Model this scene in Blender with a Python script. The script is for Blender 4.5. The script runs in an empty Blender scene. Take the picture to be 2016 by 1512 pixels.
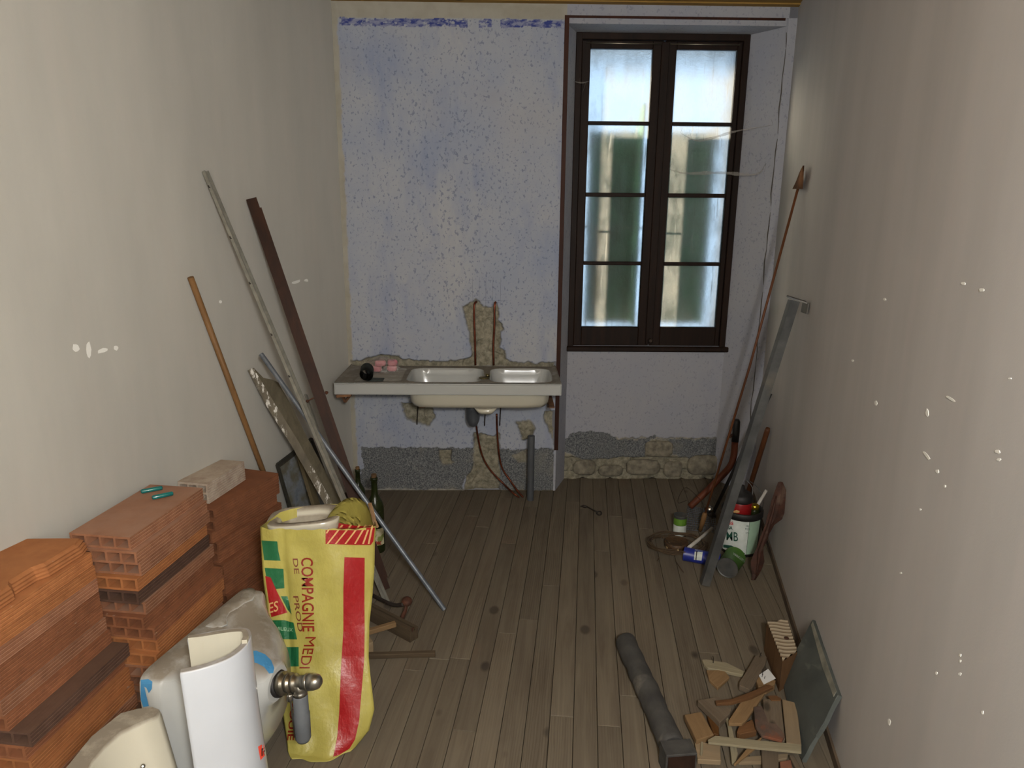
import bpy, bmesh, math, random
import numpy as np
from mathutils import Vector, Matrix
from mathutils.bvhtree import BVHTree
random.seed(7)
rng = np.random.RandomState(5)
C = bpy.context.scene.collection
scene = bpy.context.scene

# ---------------------------------------------------------------- camera, world, lights, exposure
FPX = 1400.0
CAMZ = 1.70
TH = math.radians(14.1)
RHO = 0.00916
_r0 = Vector((1, 0, 0)); _d0 = Vector((0, -math.sin(TH), -math.cos(TH)))
FW = Vector((0, math.cos(TH), -math.sin(TH)))
RT = _r0 * math.cos(RHO) - _d0 * math.sin(RHO)
DN = _d0 * math.cos(RHO) + _r0 * math.sin(RHO)
EYE = Vector((0, 0, CAMZ))
cam = bpy.data.cameras.new('camera'); co = bpy.data.objects.new('camera', cam); C.objects.link(co)
cam.sensor_width = 36.0; cam.lens = FPX / 2016 * 36.0; cam.clip_start = 0.02
M = Matrix((RT, -DN, -FW)).transposed().to_4x4(); M.translation = EYE
co.matrix_world = M
scene.camera = co
scene.view_settings.view_transform = 'Standard'
scene.view_settings.look = 'None'
scene.view_settings.gamma = 1.0
scene.view_settings.use_curve_mapping = False
scene.view_settings.exposure = 0.0
scene.cycles.max_bounces = 8
scene.cycles.transmission_bounces = 6
scene.cycles.transparent_max_bounces = 12
scene.cycles.sample_clamp_indirect = 4.0

def S(r, g, b):
    f = lambda c: (c / 255 / 12.92) if c / 255 <= .04045 else ((c / 255 + .055) / 1.055) ** 2.4
    return (f(r), f(g), f(b), 1)

world = bpy.data.worlds.new('World'); scene.world = world; world.use_nodes = True
bgn = world.node_tree.nodes['Background']; bgn.inputs[0].default_value = (.58, .74, 1.0, 1); bgn.inputs[1].default_value = 2.0

def light(name, kind, loc, power, col, size=.1, rot=None, **kw):
    l = bpy.data.lights.new(name, kind); l.energy = power; l.color = col
    if kind == 'AREA':
        l.shape = 'RECTANGLE'; l.size = size; l.size_y = kw.get('sy', size)
    elif kind == 'SUN': l.angle = size
    else: l.shadow_soft_size = size
    o = bpy.data.objects.new(name, l); C.objects.link(o); o.location = loc
    if rot: o.rotation_euler = rot
    return o
# bulb of the room behind the camera, and the phone's own lamp beside the lens
light('ceiling_bulb', 'POINT', (.24, -.36, 1.98), 222, (1.0, .975, .93), .10)
light('phone_lamp', 'POINT', (.06, -.02, 1.74), 12, (.93, .96, 1.0), .012)
# daylight that falls on the window from the street
dl = light('sun', 'SUN', (1, 9, 6), 11.0, (1.0, .80, .60), .09)
dl.rotation_euler = Vector((.62, -1.0, -.26)).to_track_quat('-Z', 'Y').to_euler()

# ---------------------------------------------------------------- picking points of the place
def ray(px, py):
    return (RT * ((px - 1008) / FPX) + DN * ((py - 756) / FPX) + FW)
def F(px, py, z=0.0):
    d = ray(px, py); return EYE + d * ((z - CAMZ) / d.z)
def atY(px, py, Y):
    d = ray(px, py); return EYE + d * (Y / d.y)
def atP(px, py, p0, n):
    d = ray(px, py); return EYE + d * ((p0 - EYE).dot(n) / d.dot(n))
def proj(P):
    P = np.asarray(P, float) - np.array(EYE)
    x = P @ np.array(RT); y = P @ np.array(DN); w = P @ np.array(FW)
    return 1008 + FPX * x / w, 756 + FPX * y / w

BETA = math.atan(.0166)
BU = Vector((math.cos(BETA), math.sin(BETA), 0)); BN = Vector((math.sin(BETA), -math.cos(BETA), 0)); B0 = Vector((0, 4.078, 0))
def BW(s, d, z): return B0 + BU * s + BN * d + Vector((0, 0, z))      # back wall frame: s to the right, d towards the room
def onB(px, py, d=0.0): return atP(px, py, B0 + BN * d, BN)
LU = Vector((.296, 1, 0)).normalized(); LN = Vector((LU.y, -LU.x, 0)); L0 = Vector((-.957, 4.062, 0))
RU = Vector((.205, 1, 0)).normalized(); RN = Vector((-RU.y, RU.x, 0)); R0 = Vector((.645, 0, 0))
def onL(px, py, d=0.0): return atP(px, py, L0 + LN * d, LN)
def onR(px, py, d=0.0): return atP(px, py, R0 + RN * d, RN)

# ---------------------------------------------------------------- materials
MATS = {}
class NB:
    def __init__(s, name):
        s.m = bpy.data.materials.new(name); s.m.use_nodes = True; s.t = s.m.node_tree
        s.b = s.t.nodes['Principled BSDF']; s.out = s.t.nodes['Material Output']
    def nd(s, typ, **kw):
        n = s.t.nodes.new(typ)
        for k, v in kw.items():
            if k.startswith('_'): setattr(n, k[1:], v)
            else: s.put(n.inputs[int(k[1:])] if k[0] == 'i' and k[1:].isdigit() else n.inputs[k], v)
        return n
    def put(s, sock, v):
        if isinstance(v, bpy.types.NodeSocket): s.t.links.new(v, sock)
        else: sock.default_value = v
    def vec(s, sc=(1, 1, 1), rnd=True, rot=(0, 0, 0)):
        tc = s.nd('ShaderNodeTexCoord')
        v = tc.outputs['Object']
        if rnd:
            oi = s.nd('ShaderNodeObjectInfo')
            mu = s.nd('ShaderNodeMath', _operation='MULTIPLY', i0=oi.outputs['Random'], i1=37.0)
            cb = s.nd('ShaderNodeCombineXYZ', i0=mu.outputs[0], i1=mu.outputs[0], i2=mu.outputs[0])
            mp = s.nd('ShaderNodeVectorMath', _operation='ADD', i0=v, i1=cb.outputs[0]); v = mp.outputs[0]
        mp = s.nd('ShaderNodeMapping', Vector=v, Scale=sc, Rotation=rot)
        return mp.outputs[0]
    def noise(s, v, scale, det=4, rough=.55, dist=0.0):
        return s.nd('ShaderNodeTexNoise', Vector=v, Scale=scale, Detail=det, Roughness=rough, Distortion=dist).outputs['Fac']
    def voro(s, v, scale, feat='F1'):
        return s.nd('ShaderNodeTexVoronoi', _feature=feat, Vector=v, Scale=scale).outputs['Distance']
    def mr(s, f, a, b, c=0.0, d=1.0):
        return s.nd('ShaderNodeMapRange', Value=f, **{'From Min': a, 'From Max': b, 'To Min': c, 'To Max': d}).outputs[0]
    def mul(s, a, b, op='MULTIPLY'):
        return s.nd('ShaderNodeMath', _operation=op, i0=a, i1=b).outputs[0]
    def mix(s, f, a, b):
        n = s.t.nodes.new('ShaderNodeMix'); n.data_type = 'RGBA'
        s.put(n.inputs[0], f); s.put(n.inputs[6], a); s.put(n.inputs[7], b); return n.outputs[2]
    def attr(s, name, ch=None):
        n = s.nd('ShaderNodeAttribute', _attribute_name=name)
        if ch is None: return n.outputs['Color']
        sp = s.nd('ShaderNodeSeparateColor', Color=n.outputs['Color']); return sp.outputs[ch]
    def bump(s, h, st, dist=.01):
        s.put(s.b.inputs['Normal'], s.nd('ShaderNodeBump', Strength=st, Distance=dist, Height=h).outputs[0])
    def fin(s, col, rough=.8, metal=0.0, spec=None, coat=None):
        s.put(s.b.inputs['Base Color'], col); s.put(s.b.inputs['Roughness'], rough); s.put(s.b.inputs['Metallic'], metal)
        if spec is not None: s.b.inputs['Specular IOR Level'].default_value = spec
        if coat is not None: s.b.inputs['Coat Weight'].default_value = coat
        return s.m

def basic(name, c1, c2=None, scale=20, st=(1, 1, 1), rough=.7, metal=0, bump=.15, dist=.004, c3=None, s3=6, lo=.55, hi=.7, coat=None, tone=.0):
    if name in MATS: return MATS[name]
    b = NB(name); v = b.vec(st)
    n = b.noise(v, scale, 5)
    col = b.mix(b.mr(n, .35, .65), c1, c2 or c1)
    if c3: col = b.mix(b.mr(b.noise(v, s3, 4), lo, hi), col, c3)
    if tone:
        oi = b.nd('ShaderNodeObjectInfo')
        col = b.nd('ShaderNodeHueSaturation', Color=col, Value=b.mr(oi.outputs['Random'], 0, 1, 1 - tone, 1 + tone)).outputs[0]
    if bump: b.bump(n, bump, dist)
    MATS[name] = b.fin(col, rough, metal, coat=coat); return MATS[name]

def wood(name, c1, c2, axis=0, rough=.75, knots=True, tone=.12, scale=9, dust=None):
    if name in MATS: return MATS[name]
    b = NB(name); st = [9, 9, 9]; st[axis] = .7
    v = b.vec(tuple(st)); g = b.noise(v, scale / 4, 6, .65, .8)
    col = b.mix(b.mr(g, .3, .68), c1, c2)
    f = b.noise(v, scale * 3, 4)
    col = b.mix(b.mr(f, .45, .75, 0, .35), col, tuple(x * .45 for x in c1[:3]) + (1,))
    if knots:
        s2 = [1, 1, 1]; s2[axis] = .45
        k = b.voro(b.vec(tuple(s2)), 7)
        col = b.mix(b.mr(k, .10, .05), col, tuple(x * .35 for x in c1[:3]) + (1,))
    if dust:
        col = b.mix(b.mr(b.noise(b.vec(), 3, 5), .35, .65, .15, .75), col, dust)
    oi = b.nd('ShaderNodeObjectInfo')
    col = b.nd('ShaderNodeHueSaturation', Color=col, Value=b.mr(oi.outputs['Random'], 0, 1, 1 - tone, 1 + tone)).outputs[0]
    b.bump(g, .25, .003)
    MATS[name] = b.fin(col, rough, spec=.18); return MATS[name]

def ceramic(name, c, dust=S(116, 107, 94), amt=.95, lo=.4, hi=.8):
    if name in MATS: return MATS[name]
    b = NB(name); ge = b.nd('ShaderNodeNewGeometry')
    z = b.nd('ShaderNodeSeparateXYZ', Vector=ge.outputs['Normal']).outputs[2]
    n = b.noise(b.vec((1, 1, 1)), 14, 6, .65)
    f = b.mul(b.mr(z, lo, hi), b.mr(n, .3, .5, .55, 1)); f = b.mul(f, amt)
    sm = b.mr(b.noise(b.vec((1, 1, 1)), 5, 4), .45, .75, 0, .25)
    col = b.mix(sm, c, tuple(x * .8 for x in c[:3]) + (1,))
    col = b.mix(f, col, dust)
    MATS[name] = b.fin(col, b.mr(f, 0, .6, .16, .8)); return MATS[name]

# ---------------------------------------------------------------- mesh helpers (world coordinates, re-based when linked)
def newbm(): return bmesh.new()
def bm_box(bm, sx, sy, sz, Mx=None, bev=0.0, seg=1):
    r = bmesh.ops.create_cube(bm, size=1.0); vs = r['verts']
    bmesh.ops.scale(bm, vec=(sx, sy, sz), verts=vs)
    if bev:
        es = list({e for v in vs for e in v.link_edges})
        rr = bmesh.ops.bevel(bm, geom=es, offset=bev, segments=seg, affect='EDGES', profile=.5)
        vs = list({v for f in rr['faces'] for v in f.verts} | {v for v in vs if v.is_valid})
    if Mx is not None: bmesh.ops.transform(bm, matrix=Mx, verts=vs)
    return vs
def bm_ext(bm, poly, vec, smooth=False):
    lo = [bm.verts.new(p) for p in poly]; hi = [bm.verts.new(Vector(p) + vec) for p in poly]
    n = len(lo)
    bm.faces.new(lo[::-1]); bm.faces.new(hi)
    for i in range(n): bm.faces.new((lo[i], lo[(i + 1) % n], hi[(i + 1) % n], hi[i]))
def frames(pts):
    pts = [Vector(p) for p in pts]; out = []; up = None
    for i, p in enumerate(pts):
        t = (pts[min(i + 1, len(pts) - 1)] - pts[max(i - 1, 0)]).normalized()
        if up is None:
            a = Vector((0, 0, 1)) if abs(t.z) < .9 else Vector((1, 0, 0)); up = (a - t * a.dot(t)).normalized()
        else: up = (up - t * up.dot(t)).normalized()
        out.append((p, up, t.cross(up)))
    return out
def bm_tube(bm, pts, r, n=10, caps=True, ell=1.0):
    fr = frames(pts); rings = []
    for i, (p, u, w) in enumerate(fr):
        rr = r[i] if isinstance(r, (list, tuple)) else r
        rings.append([bm.verts.new(p + u * (rr * math.cos(2 * math.pi * k / n)) + w * (rr * ell * math.sin(2 * math.pi * k / n))) for k in range(n)])
    for a, b in zip(rings, rings[1:]):
        for k in range(n): f = bm.faces.new((a[k], a[(k + 1) % n], b[(k + 1) % n], b[k])); f.smooth = n > 6
    if caps: bm.faces.new(rings[0][::-1]); bm.faces.new(rings[-1])
    return rings
def bm_loft(bm, rings, capA=True, capB=True, smooth=True, closed=True):
    R = [[bm.verts.new(p) for p in r] for r in rings]; n = len(R[0])
    for a, b in zip(R, R[1:]):
        for k in range(n if closed else n - 1):
            f = bm.faces.new((a[k], a[(k + 1) % n], b[(k + 1) % n], b[k])); f.smooth = smooth
    if capA: bm.faces.new(R[0][::-1])
    if capB: bm.faces.new(R[-1])
    return R
def bm_lathe(bm, prof, base, n=24, axis=Vector((0, 0, 1)), caps=True):
    ax = axis.normalized(); a = Vector((0, 0, 1)) if abs(ax.z) < .9 else Vector((1, 0, 0))
    u = (a - ax * a.dot(ax)).normalized(); w = ax.cross(u)
    rings = [[base + ax * h + u * (r * math.cos(2 * math.pi * k / n)) + w * (r * math.sin(2 * math.pi * k / n)) for k in range(n)] for r, h in prof]
    return bm_loft(bm, rings, caps, caps)
def smoothpts(pts, k=6):
    P = [Vector(p) for p in pts]; P = [P[0] * 2 - P[1]] + P + [P[-1] * 2 - P[-2]]; out = []
    for i in range(1, len(P) - 2):
        a, b, c, d = P[i - 1:i + 3]
        for j in range(k):
            t = j / k
            out.append(.5 * ((2 * b) + (c - a) * t + (2 * a - 5 * b + 4 * c - d) * t * t + (3 * b - a - 3 * c + d) * t ** 3))
    out.append(P[-2]); return out
def bar(bm, a, b, w, h, up=None, bev=.0):
    a = Vector(a); b = Vector(b); t = (b - a); L = t.length; t.normalize()
    up = Vector(up) if up is not None else Vector((0, 0, 1))
    if abs(t.dot(up.normalized())) > .98: up = Vector((1, 0, 0))
    y = up.cross(t).normalized(); z = t.cross(y)
    Mx = Matrix((t, y, z)).transposed().to_4x4(); Mx.translation = (a + b) / 2
    bm_box(bm, L, w, h, Mx, bev)
    return Mx

# ---------------------------------------------------------------- object helpers
def mesh_of(bm, name):
    bmesh.ops.recalc_face_normals(bm, faces=bm.faces)
    me = bpy.data.meshes.new(name); bm.to_mesh(me); bm.free(); return me
def rebase(me, o):
    me.transform(Matrix.Translation(-Vector(o)))
def base_of(me):
    n = len(me.vertices); a = np.empty(n * 3); me.vertices.foreach_get('co', a); a = a.reshape(-1, 3)
    lo = a.min(0); hi = a.max(0); return Vector(((lo[0] + hi[0]) / 2, (lo[1] + hi[1]) / 2, lo[2]))
def props(o, label=None, cat=None, group=None, kind=None):
    if label: o['label'] = label
    if cat: o['category'] = cat
    if group: o['group'] = group
    if kind: o['kind'] = kind
def solo(name, bm, m, label=None, cat=None, group=None, kind=None):
    me = mesh_of(bm, name); b = base_of(me); rebase(me, b)
    me.materials.append(m); o = bpy.data.objects.new(name, me); C.objects.link(o); o.location = b
    props(o, label, cat, group, kind); return o
def thing(name, loc, label, cat, group=None):
    o = bpy.data.objects.new(name, None); C.objects.link(o); o.location = loc; o.empty_display_size = .05
    props(o, label, cat, group); return o
def wloc(o):
    v = Vector(o.location); p = o.parent
    while p: v += Vector(p.location); p = p.parent
    return v
def part(name, bm, m, parent, label=None, kind=None):
    me = mesh_of(bm, name) if isinstance(bm, bmesh.types.BMesh) else bm
    w = wloc(parent); rebase(me, w)
    me.materials.append(m); o = bpy.data.objects.new(name, me); C.objects.link(o); o.parent = parent
    props(o, label, None, None, kind); return o
def struct(name, bm, m, parent=None):
    me = mesh_of(bm, name) if isinstance(bm, bmesh.types.BMesh) else bm
    me.materials.append(m); o = bpy.data.objects.new(name, me); C.objects.link(o)
    if parent: o.parent = parent
    else: o['kind'] = 'structure'
    return o
def local_box(name, sx, sy, sz, Mx, m, parent=None, bev=.001, **kw):
    bm = newbm(); bm_box(bm, sx, sy, sz, None, bev)
    me = mesh_of(bm, name); me.materials.append(m); o = bpy.data.objects.new(name, me); C.objects.link(o)
    if parent: o.parent = parent; Mx = Matrix.Translation(-wloc(parent)) @ Mx
    o.matrix_local = Mx; props(o, **kw); return o

# decals: flat print laid on a real surface
def bvh_of(*obs):
    V = []; Fc = []
    for o in obs:
        w = wloc(o); k = len(V)
        V += [v.co + w for v in o.data.vertices]; Fc += [[k + i for i in p.vertices] for p in o.data.polygons]
    return BVHTree.FromPolygons(V, Fc)
def lay(bm, bvh, eps=.0012):
    bad = []
    for v in bm.verts:
        d = ray(v.co.x, v.co.y).normalized(); h = bvh.ray_cast(EYE, d)
        if h[0] is None: bad.append(v)
        else: v.co = h[0] - d * eps
    if bad: bmesh.ops.delete(bm, geom=bad, context='VERTS')
def decal(name, poly, bvh, m, parent, step=8, label=None, eps=.0012, th=0.0):
    bm = newbm(); bm.faces.new([bm.verts.new((x, y, 0)) for x, y in poly])
    xs = [p[0] for p in poly]; ys = [p[1] for p in poly]
    x = min(xs) + step
    while x < max(xs): bmesh.ops.bisect_plane(bm, geom=bm.verts[:] + bm.edges[:] + bm.faces[:], plane_co=(x, 0, 0), plane_no=(1, 0, 0)); x += step
    y = min(ys) + step
    while y < max(ys): bmesh.ops.bisect_plane(bm, geom=bm.verts[:] + bm.edges[:] + bm.faces[:], plane_co=(0, y, 0), plane_no=(0, 1, 0)); y += step
    bmesh.ops.triangulate(bm, faces=bm.faces[:]); lay(bm, bvh, eps)
    return part(name, bm, m, parent, label)
def text_bm(s, fn, ex=0.0):
    cu = bpy.data.curves.new('t', 'FONT'); cu.body = s; cu.size = 1; cu.resolution_u = 3; cu.offset = ex
    o = bpy.data.objects.new('t', cu); C.objects.link(o)
    bpy.context.view_layer.update()
    me = bpy.data.meshes.new_from_object(o); bpy.data.objects.remove(o)
    bm = newbm(); bm.from_mesh(me); bpy.data.meshes.remove(me)
    for v in bm.verts: x, y = fn(v.co.x, v.co.y); v.co = (x, y, 0)
    return bm
def text_decal(s, fn, bvh, m, parent, ex=.0, eps=.0018, name='lettering'):
    bm = text_bm(s, fn, ex); lay(bm, bvh, eps); return part(name, bm, m, parent)

# value noise for heightfields
_lat = rng.rand(256, 256)
def vnoise(x, y):
    xi = np.floor(x).astype(int); yi = np.floor(y).astype(int); fx = x - xi; fy = y - yi
    fx = fx * fx * (3 - 2 * fx); fy = fy * fy * (3 - 2 * fy)
    g = lambda a, b: _lat[a % 256, b % 256]
    return (g(xi, yi) * (1 - fx) + g(xi + 1, yi) * fx) * (1 - fy) + (g(xi, yi + 1) * (1 - fx) + g(xi + 1, yi + 1) * fx) * fy
def fbm(x, y, o=4):
    s = 0; a = .5; t = 0
    for i in range(o): s = s + a * vnoise(x * 2 ** i + 17 * i, y * 2 ** i + 31 * i); t += a; a *= .55
    return s / t
def inpoly(x, y, poly):
    r = np.zeros(x.shape, bool); n = len(poly)
    for i in range(n):
        x1, y1 = poly[i]; x2, y2 = poly[(i + 1) % n]
        if y1 == y2: continue
        c = ((y1 > y) != (y2 > y)) & (x < (x2 - x1) * (y - y1) / (y2 - y1) + x1); r ^= c
    return r
def blur(a, k=1):
    for _ in range(k):
        p = np.pad(a, 1, mode='edge'); a = (p[1:-1, 1:-1] * 2 + p[:-2, 1:-1] + p[2:, 1:-1] + p[1:-1, :-2] + p[1:-1, 2:]) / 6
    return a
def grid_mesh(name, P, attrs=None, smooth=True):
    h, w, _ = P.shape; me = bpy.data.meshes.new(name)
    idx = np.arange(h * w).reshape(h, w)
    q = np.stack([idx[:-1, :-1], idx[:-1, 1:], idx[1:, 1:], idx[1:, :-1]], -1).reshape(-1, 4)
    me.vertices.add(h * w); me.vertices.foreach_set('co', P.reshape(-1).astype(np.float32))
    me.loops.add(q.size); me.loops.foreach_set('vertex_index', q.reshape(-1).astype(np.int32))
    me.polygons.add(len(q)); me.polygons.foreach_set('loop_start', (np.arange(len(q)) * 4).astype(np.int32))
    me.update(calc_edges=True)
    me.polygons.foreach_set('use_smooth', np.full(len(q), smooth))
    for k, a in (attrs or {}).items():
        c = me.color_attributes.new(k, 'FLOAT_COLOR', 'POINT'); d = np.ones((h * w, 4), np.float32); d[:, :a.shape[-1]] = a.reshape(h * w, -1)
        c.data.foreach_set('color', d.reshape(-1))
    me.validate(); return me
# ---------------------------------------------------------------- setting: materials
def wall_paint(name, c):
    b = NB(name); v = b.vec((1, 1, 1), False)
    n = b.noise(b.vec((2.2, 2.2, .5), False), 1.5, 5, .6)
    col = b.mix(b.mr(n, .3, .7), c, tuple(x * .86 for x in c[:3]) + (1,))
    n2 = b.noise(b.vec((6, 6, .7), False), 2.0, 4)
    col = b.mix(b.mr(n2, .5, .75, 0, .35), col, (c[0] * 1.03, c[1] * .98, c[2] * .97, 1))
    g = b.noise(v, 220, 3); b.bump(g, .12, .0015)
    return b.fin(col, .85, spec=.25)
M_WL = wall_paint('painted_wall_left', S(184, 182, 174))
M_WR = wall_paint('painted_wall_right', S(184, 181, 179))

def plaster_wall():
    b = NB('old_blue_plaster'); v = b.vec((1, 1, 1), False)
    blue = b.mix(b.mr(b.noise(v, 2.3, 6, .6), .34, .66), S(146, 153, 168), S(162, 164, 168))
    blue = b.mix(b.mr(b.noise(b.vec((1, 1, .35), False), 5, 5, .65), .5, .72, 0, .7), blue, S(124, 135, 162))
    # flakes of darker blue paint
    sp = b.noise(b.vec((1.2, 1, .85), False), 62, 3, .6); pat = b.mr(b.noise(v, 2.6, 4), .25, .5)
    blue = b.mix(b.mul(b.mr(sp, .585, .625), b.mul(pat, .6)), blue, S(92, 102, 126))
    sp2 = b.noise(v, 30, 5, .7); blue = b.mix(b.mr(sp2, .62, .7, 0, .5), blue, S(160, 162, 162))
    cr = b.mix(b.mr(b.noise(v, 9, 5), .35, .65), S(158, 154, 142), S(146, 141, 128))
    mo = b.mix(b.mr(b.noise(v, 34, 6, .7), .35, .62), S(100, 96, 82), S(146, 141, 124))
    da = b.mix(b.mr(b.noise(v, 130, 4, .8), .42, .62), S(68, 71, 75), S(128, 130, 130))
    da = b.mix(b.mr(b.noise(v, 6, 4), .55, .7, 0, .5), da, S(122, 120, 112))
    st = b.mix(b.mr(b.noise(b.vec((1, 1, 2), False), 26, 5, .6), .42, .6), S(56, 66, 124), S(130, 134, 158))
    a = b.attr('zone', 0); g = b.attr('zone', 1); s_ = b.attr('zone', 2); c = b.attr('tone', 0); wash = b.attr('tone', 1)
    col = b.mix(wash, blue, b.mix(b.mr(sp, .6, .68, 0, .35), S(150, 149, 154), S(112, 112, 120)))
    col = b.mix(c, col, cr); col = b.mix(s_, col, st); col = b.mix(g, col, da); col = b.mix(a, col, mo)
    h = b.mul(b.noise(v, 45, 6, .65), b.mr(a, 0, 1, .5, 1.6)); b.bump(h, .4, .006)
    return b.fin(col, .92, spec=.2)
M_PL = plaster_wall()
M_MOULD = wood('dark_brown_varnish', S(42, 20, 12), S(64, 32, 18), 2, .6, False)
M_FRAME = wood('dark_window_wood', S(20, 12, 7), S(38, 22, 13), 2, .6, False, .05)
M_CEIL = wood('ochre_ceiling_wood', S(150, 118, 60), S(120, 92, 44), 0, .7)
M_UNDER = basic('dark_underfloor', S(28, 24, 20), rough=.95)
M_STONE = basic('rubble_stone', S(132, 126, 110), S(94, 89, 78), 26, rough=.95, bump=.6, dist=.01, tone=.12)

def plank_mat():
    b = NB('dusty_floorboard')
    v = b.vec((11, .55, 11)); g = b.noise(v, 3.2, 6, .62, .9)
    c = b.mix(b.mr(g, .32, .68), S(108, 99, 84), S(88, 79, 67))
    # growth rings that wander along the board
    w = b.nd('ShaderNodeTexWave', _wave_type='BANDS', _bands_direction='X', Vector=b.vec((1, .10, 1)), Scale=34, Distortion=7.0, Detail=3.0, **{'Detail Scale': 1.2})
    ring = b.mul(b.mr(w.outputs['Fac'], .55, .95), b.mr(b.noise(b.vec((1, .3, 1)), 2.0, 2), .46, .6))
    c = b.mix(b.mul(ring, .40), c, S(66, 56, 45))
    k = b.voro(b.vec((1, .62, 1)), 4.6)
    c = b.mix(b.mr(k, .115, .075, 0, .85), c, S(52, 44, 37))
    st = b.noise(b.vec((2, .5, 2)), 2.2, 5)
    c = b.mix(b.mr(st, .56, .74, 0, .5), c, S(70, 60, 51))
    c = b.mix(b.mr(b.noise(b.vec((1.5, .4, 1)), 3.1, 3), .6, .75, 0, .3), c, S(116, 90, 74))
    c = b.mix(b.mr(b.noise(b.vec(), 2.3, 4), .4, .7, 0, .35), c, S(110, 103, 90))
    oi = b.nd('ShaderNodeObjectInfo')
    c = b.nd('ShaderNodeHueSaturation', Color=c, Value=b.mr(oi.outputs['Random'], 0, 1, .90, 1.10)).outputs[0]
    b.bump(b.mul(g, 1.0), .25, .003)
    return b.fin(c, .78, spec=.3)
M_PLANK = plank_mat()

# ---------------------------------------------------------------- floor
bm = newbm(); bm_box(bm, 5, 7, .1, Matrix.Translation((0, 1.5, -.077))); floor = struct('floor', bm, M_UNDER)
FA = math.atan(146 / 1443.0); FD = Vector((math.sin(FA), math.cos(FA), 0)); FP = Vector((math.cos(FA), -math.sin(FA), 0))
p0 = F(1141.3, 979.8).dot(FP); PWID = (F(1292.4, 1260).dot(FP) - F(1174.5, 1260).dot(FP)) / 3
SARR = None
def sz(px, py, d=0.0):
    P = onB(px, py, d); return (P - B0).dot(BU), P.z
s_ar = sz(1107, 404)[0]                     # arris of the niche, left
s_ar2 = sz(1519, 404)[0]                    # arris of the niche, right
ND = -.20
s_nl = sz(1125, 404, ND)[0]; s_nr = sz(1449.5, 404, ND)[0]
z_sill = sz(1270, 690, ND)[1]; z_wtop = sz(1300, 66, ND)[1]; z_sof = 2.668; ZC = 2.738
s_cl = (L0 - B0).dot(BU)
# corner between right wall and back wall
_t = (B0 - R0).dot(BN) / RU.dot(BN); RC = R0 + RU * _t; s_cr = (RC - B0).dot(BU)

def clip_poly(poly, p, n):       # keeps the side where (q-p).n >= 0
    out = []
    for i in range(len(poly)):
        a = poly[i]; c = poly[(i + 1) % len(poly)]; da = (a - p).dot(n); dc = (c - p).dot(n)
        if da >= 0: out.append(a)
        if da * dc < 0: out.append(a + (c - a) * (da / (da - dc)))
    return out
known = {}
def joint_at(px, py):
    P = F(px, py); i = math.floor((P.dot(FP) - p0) / PWID); known.setdefault(i, []).append(P.dot(FD))
for q in ((910, 1297), (870, 1298), (915, 1438), (928, 1440), (1105, 1410), (1233, 1369), (1097, 1154), (1205, 1430), (1390, 1285), (1190, 1085)): joint_at(*q)
pl_n = 0
for i in range(-34, 24):
    a0 = p0 + i * PWID; js = sorted(known.get(i, []))
    cuts = [-1.3]; y = -.4 + random.random() * 1.2
    while y < 4.4:
        if all(abs(y - j) > .5 for j in js): cuts.append(y)
        y += 1.1 + random.random() * 1.0
    cuts = sorted(cuts + js + [4.6])
    for a, c in zip(cuts, cuts[1:]):
        g = .0009
        pts = [FP * (a0 + g) + FD * (a + g), FP * (a0 + PWID - g) + FD * (a + g), FP * (a0 + PWID - g) + FD * (c - g), FP * (a0 + g) + FD * (c - g)]
        pts = clip_poly(pts, L0 - LN * .02, LN); 
        if len(pts) > 2: pts = clip_poly(pts, R0 - RN * .02, RN)
        if len(pts) > 2:
            cx = sum((p.dot(BU) for p in pts)) / len(pts); in_n = s_ar + .03 < cx < s_ar2 - .05
            pts = clip_poly(pts, B0 - BN * (.215 if in_n else .015), BN)
        if len(pts) > 2: pts = clip_poly(pts, Vector((0, -1.2, 0)), Vector((0, 1, 0)))
        if len(pts) < 3: continue
        dz = random.uniform(-.0012, .0012)
        bm = newbm(); ctr = FP * (a0 + PWID / 2) + FD * ((a + c) / 2)
        Ri = Matrix((FP, FD, Vector((0, 0, 1))))           # world -> board frame
        bm_ext(bm, [Ri @ (p - ctr) + Vector((0, 0, -.022)) for p in pts], Vector((0, 0, .022 + dz)))
        try: bmesh.ops.bevel(bm, geom=[e for e in bm.edges if all(v.co.z > -.01 for v in e.verts)], offset=.0012, segments=1, affect='EDGES')
        except Exception: pass
        me = mesh_of(bm, 'floorboard'); me.materials.append(M_PLANK)
        o = bpy.data.objects.new('floorboard', me); C.objects.link(o); o.parent = floor
        Mx = Ri.transposed().to_4x4(); Mx.translation = ctr; o.matrix_local = Mx; pl_n += 1
print('floorboards', pl_n)

# ---------------------------------------------------------------- shell
def wall_slab(name, P0, U, N, a, c, m, th=.12, z1=2.9):
    bm = newbm(); q = [P0 + U * a, P0 + U * c, P0 + U * c - N * th, P0 + U * a - N * th]
    bm_ext(bm, [Vector((p.x, p.y, -.02)) for p in q], Vector((0, 0, z1))); return struct(name, bm, m)
wall_left = wall_slab('wall_left', L0, LU, LN, -5.6, .35, M_WL)
lr = (RC - R0).length
wall_right = wall_slab('wall_right', R0, RU, RN, -1.3, lr + .004, M_WR)
bm = newbm(); bm_box(bm, 5, .12, 2.9, Matrix.Translation((0, -1.28, 1.43))); struct('wall_front', bm, M_WL)
bm = newbm(); bm_box(bm, 6, 8, .12, Matrix.Translation((0, 1.5, ZC + .063))); ceil = struct('ceiling', bm, M_CEIL)
for k in range(9):           # ceiling boards run across the room
    y = 4.08 - .17 * (k + .5)
    bm = newbm(); bm_box(bm, 4.2, .164, .012, Matrix.Translation((0, y, ZC - .003)), .002); part('ceiling_board', bm, M_CEIL, ceil)
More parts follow.
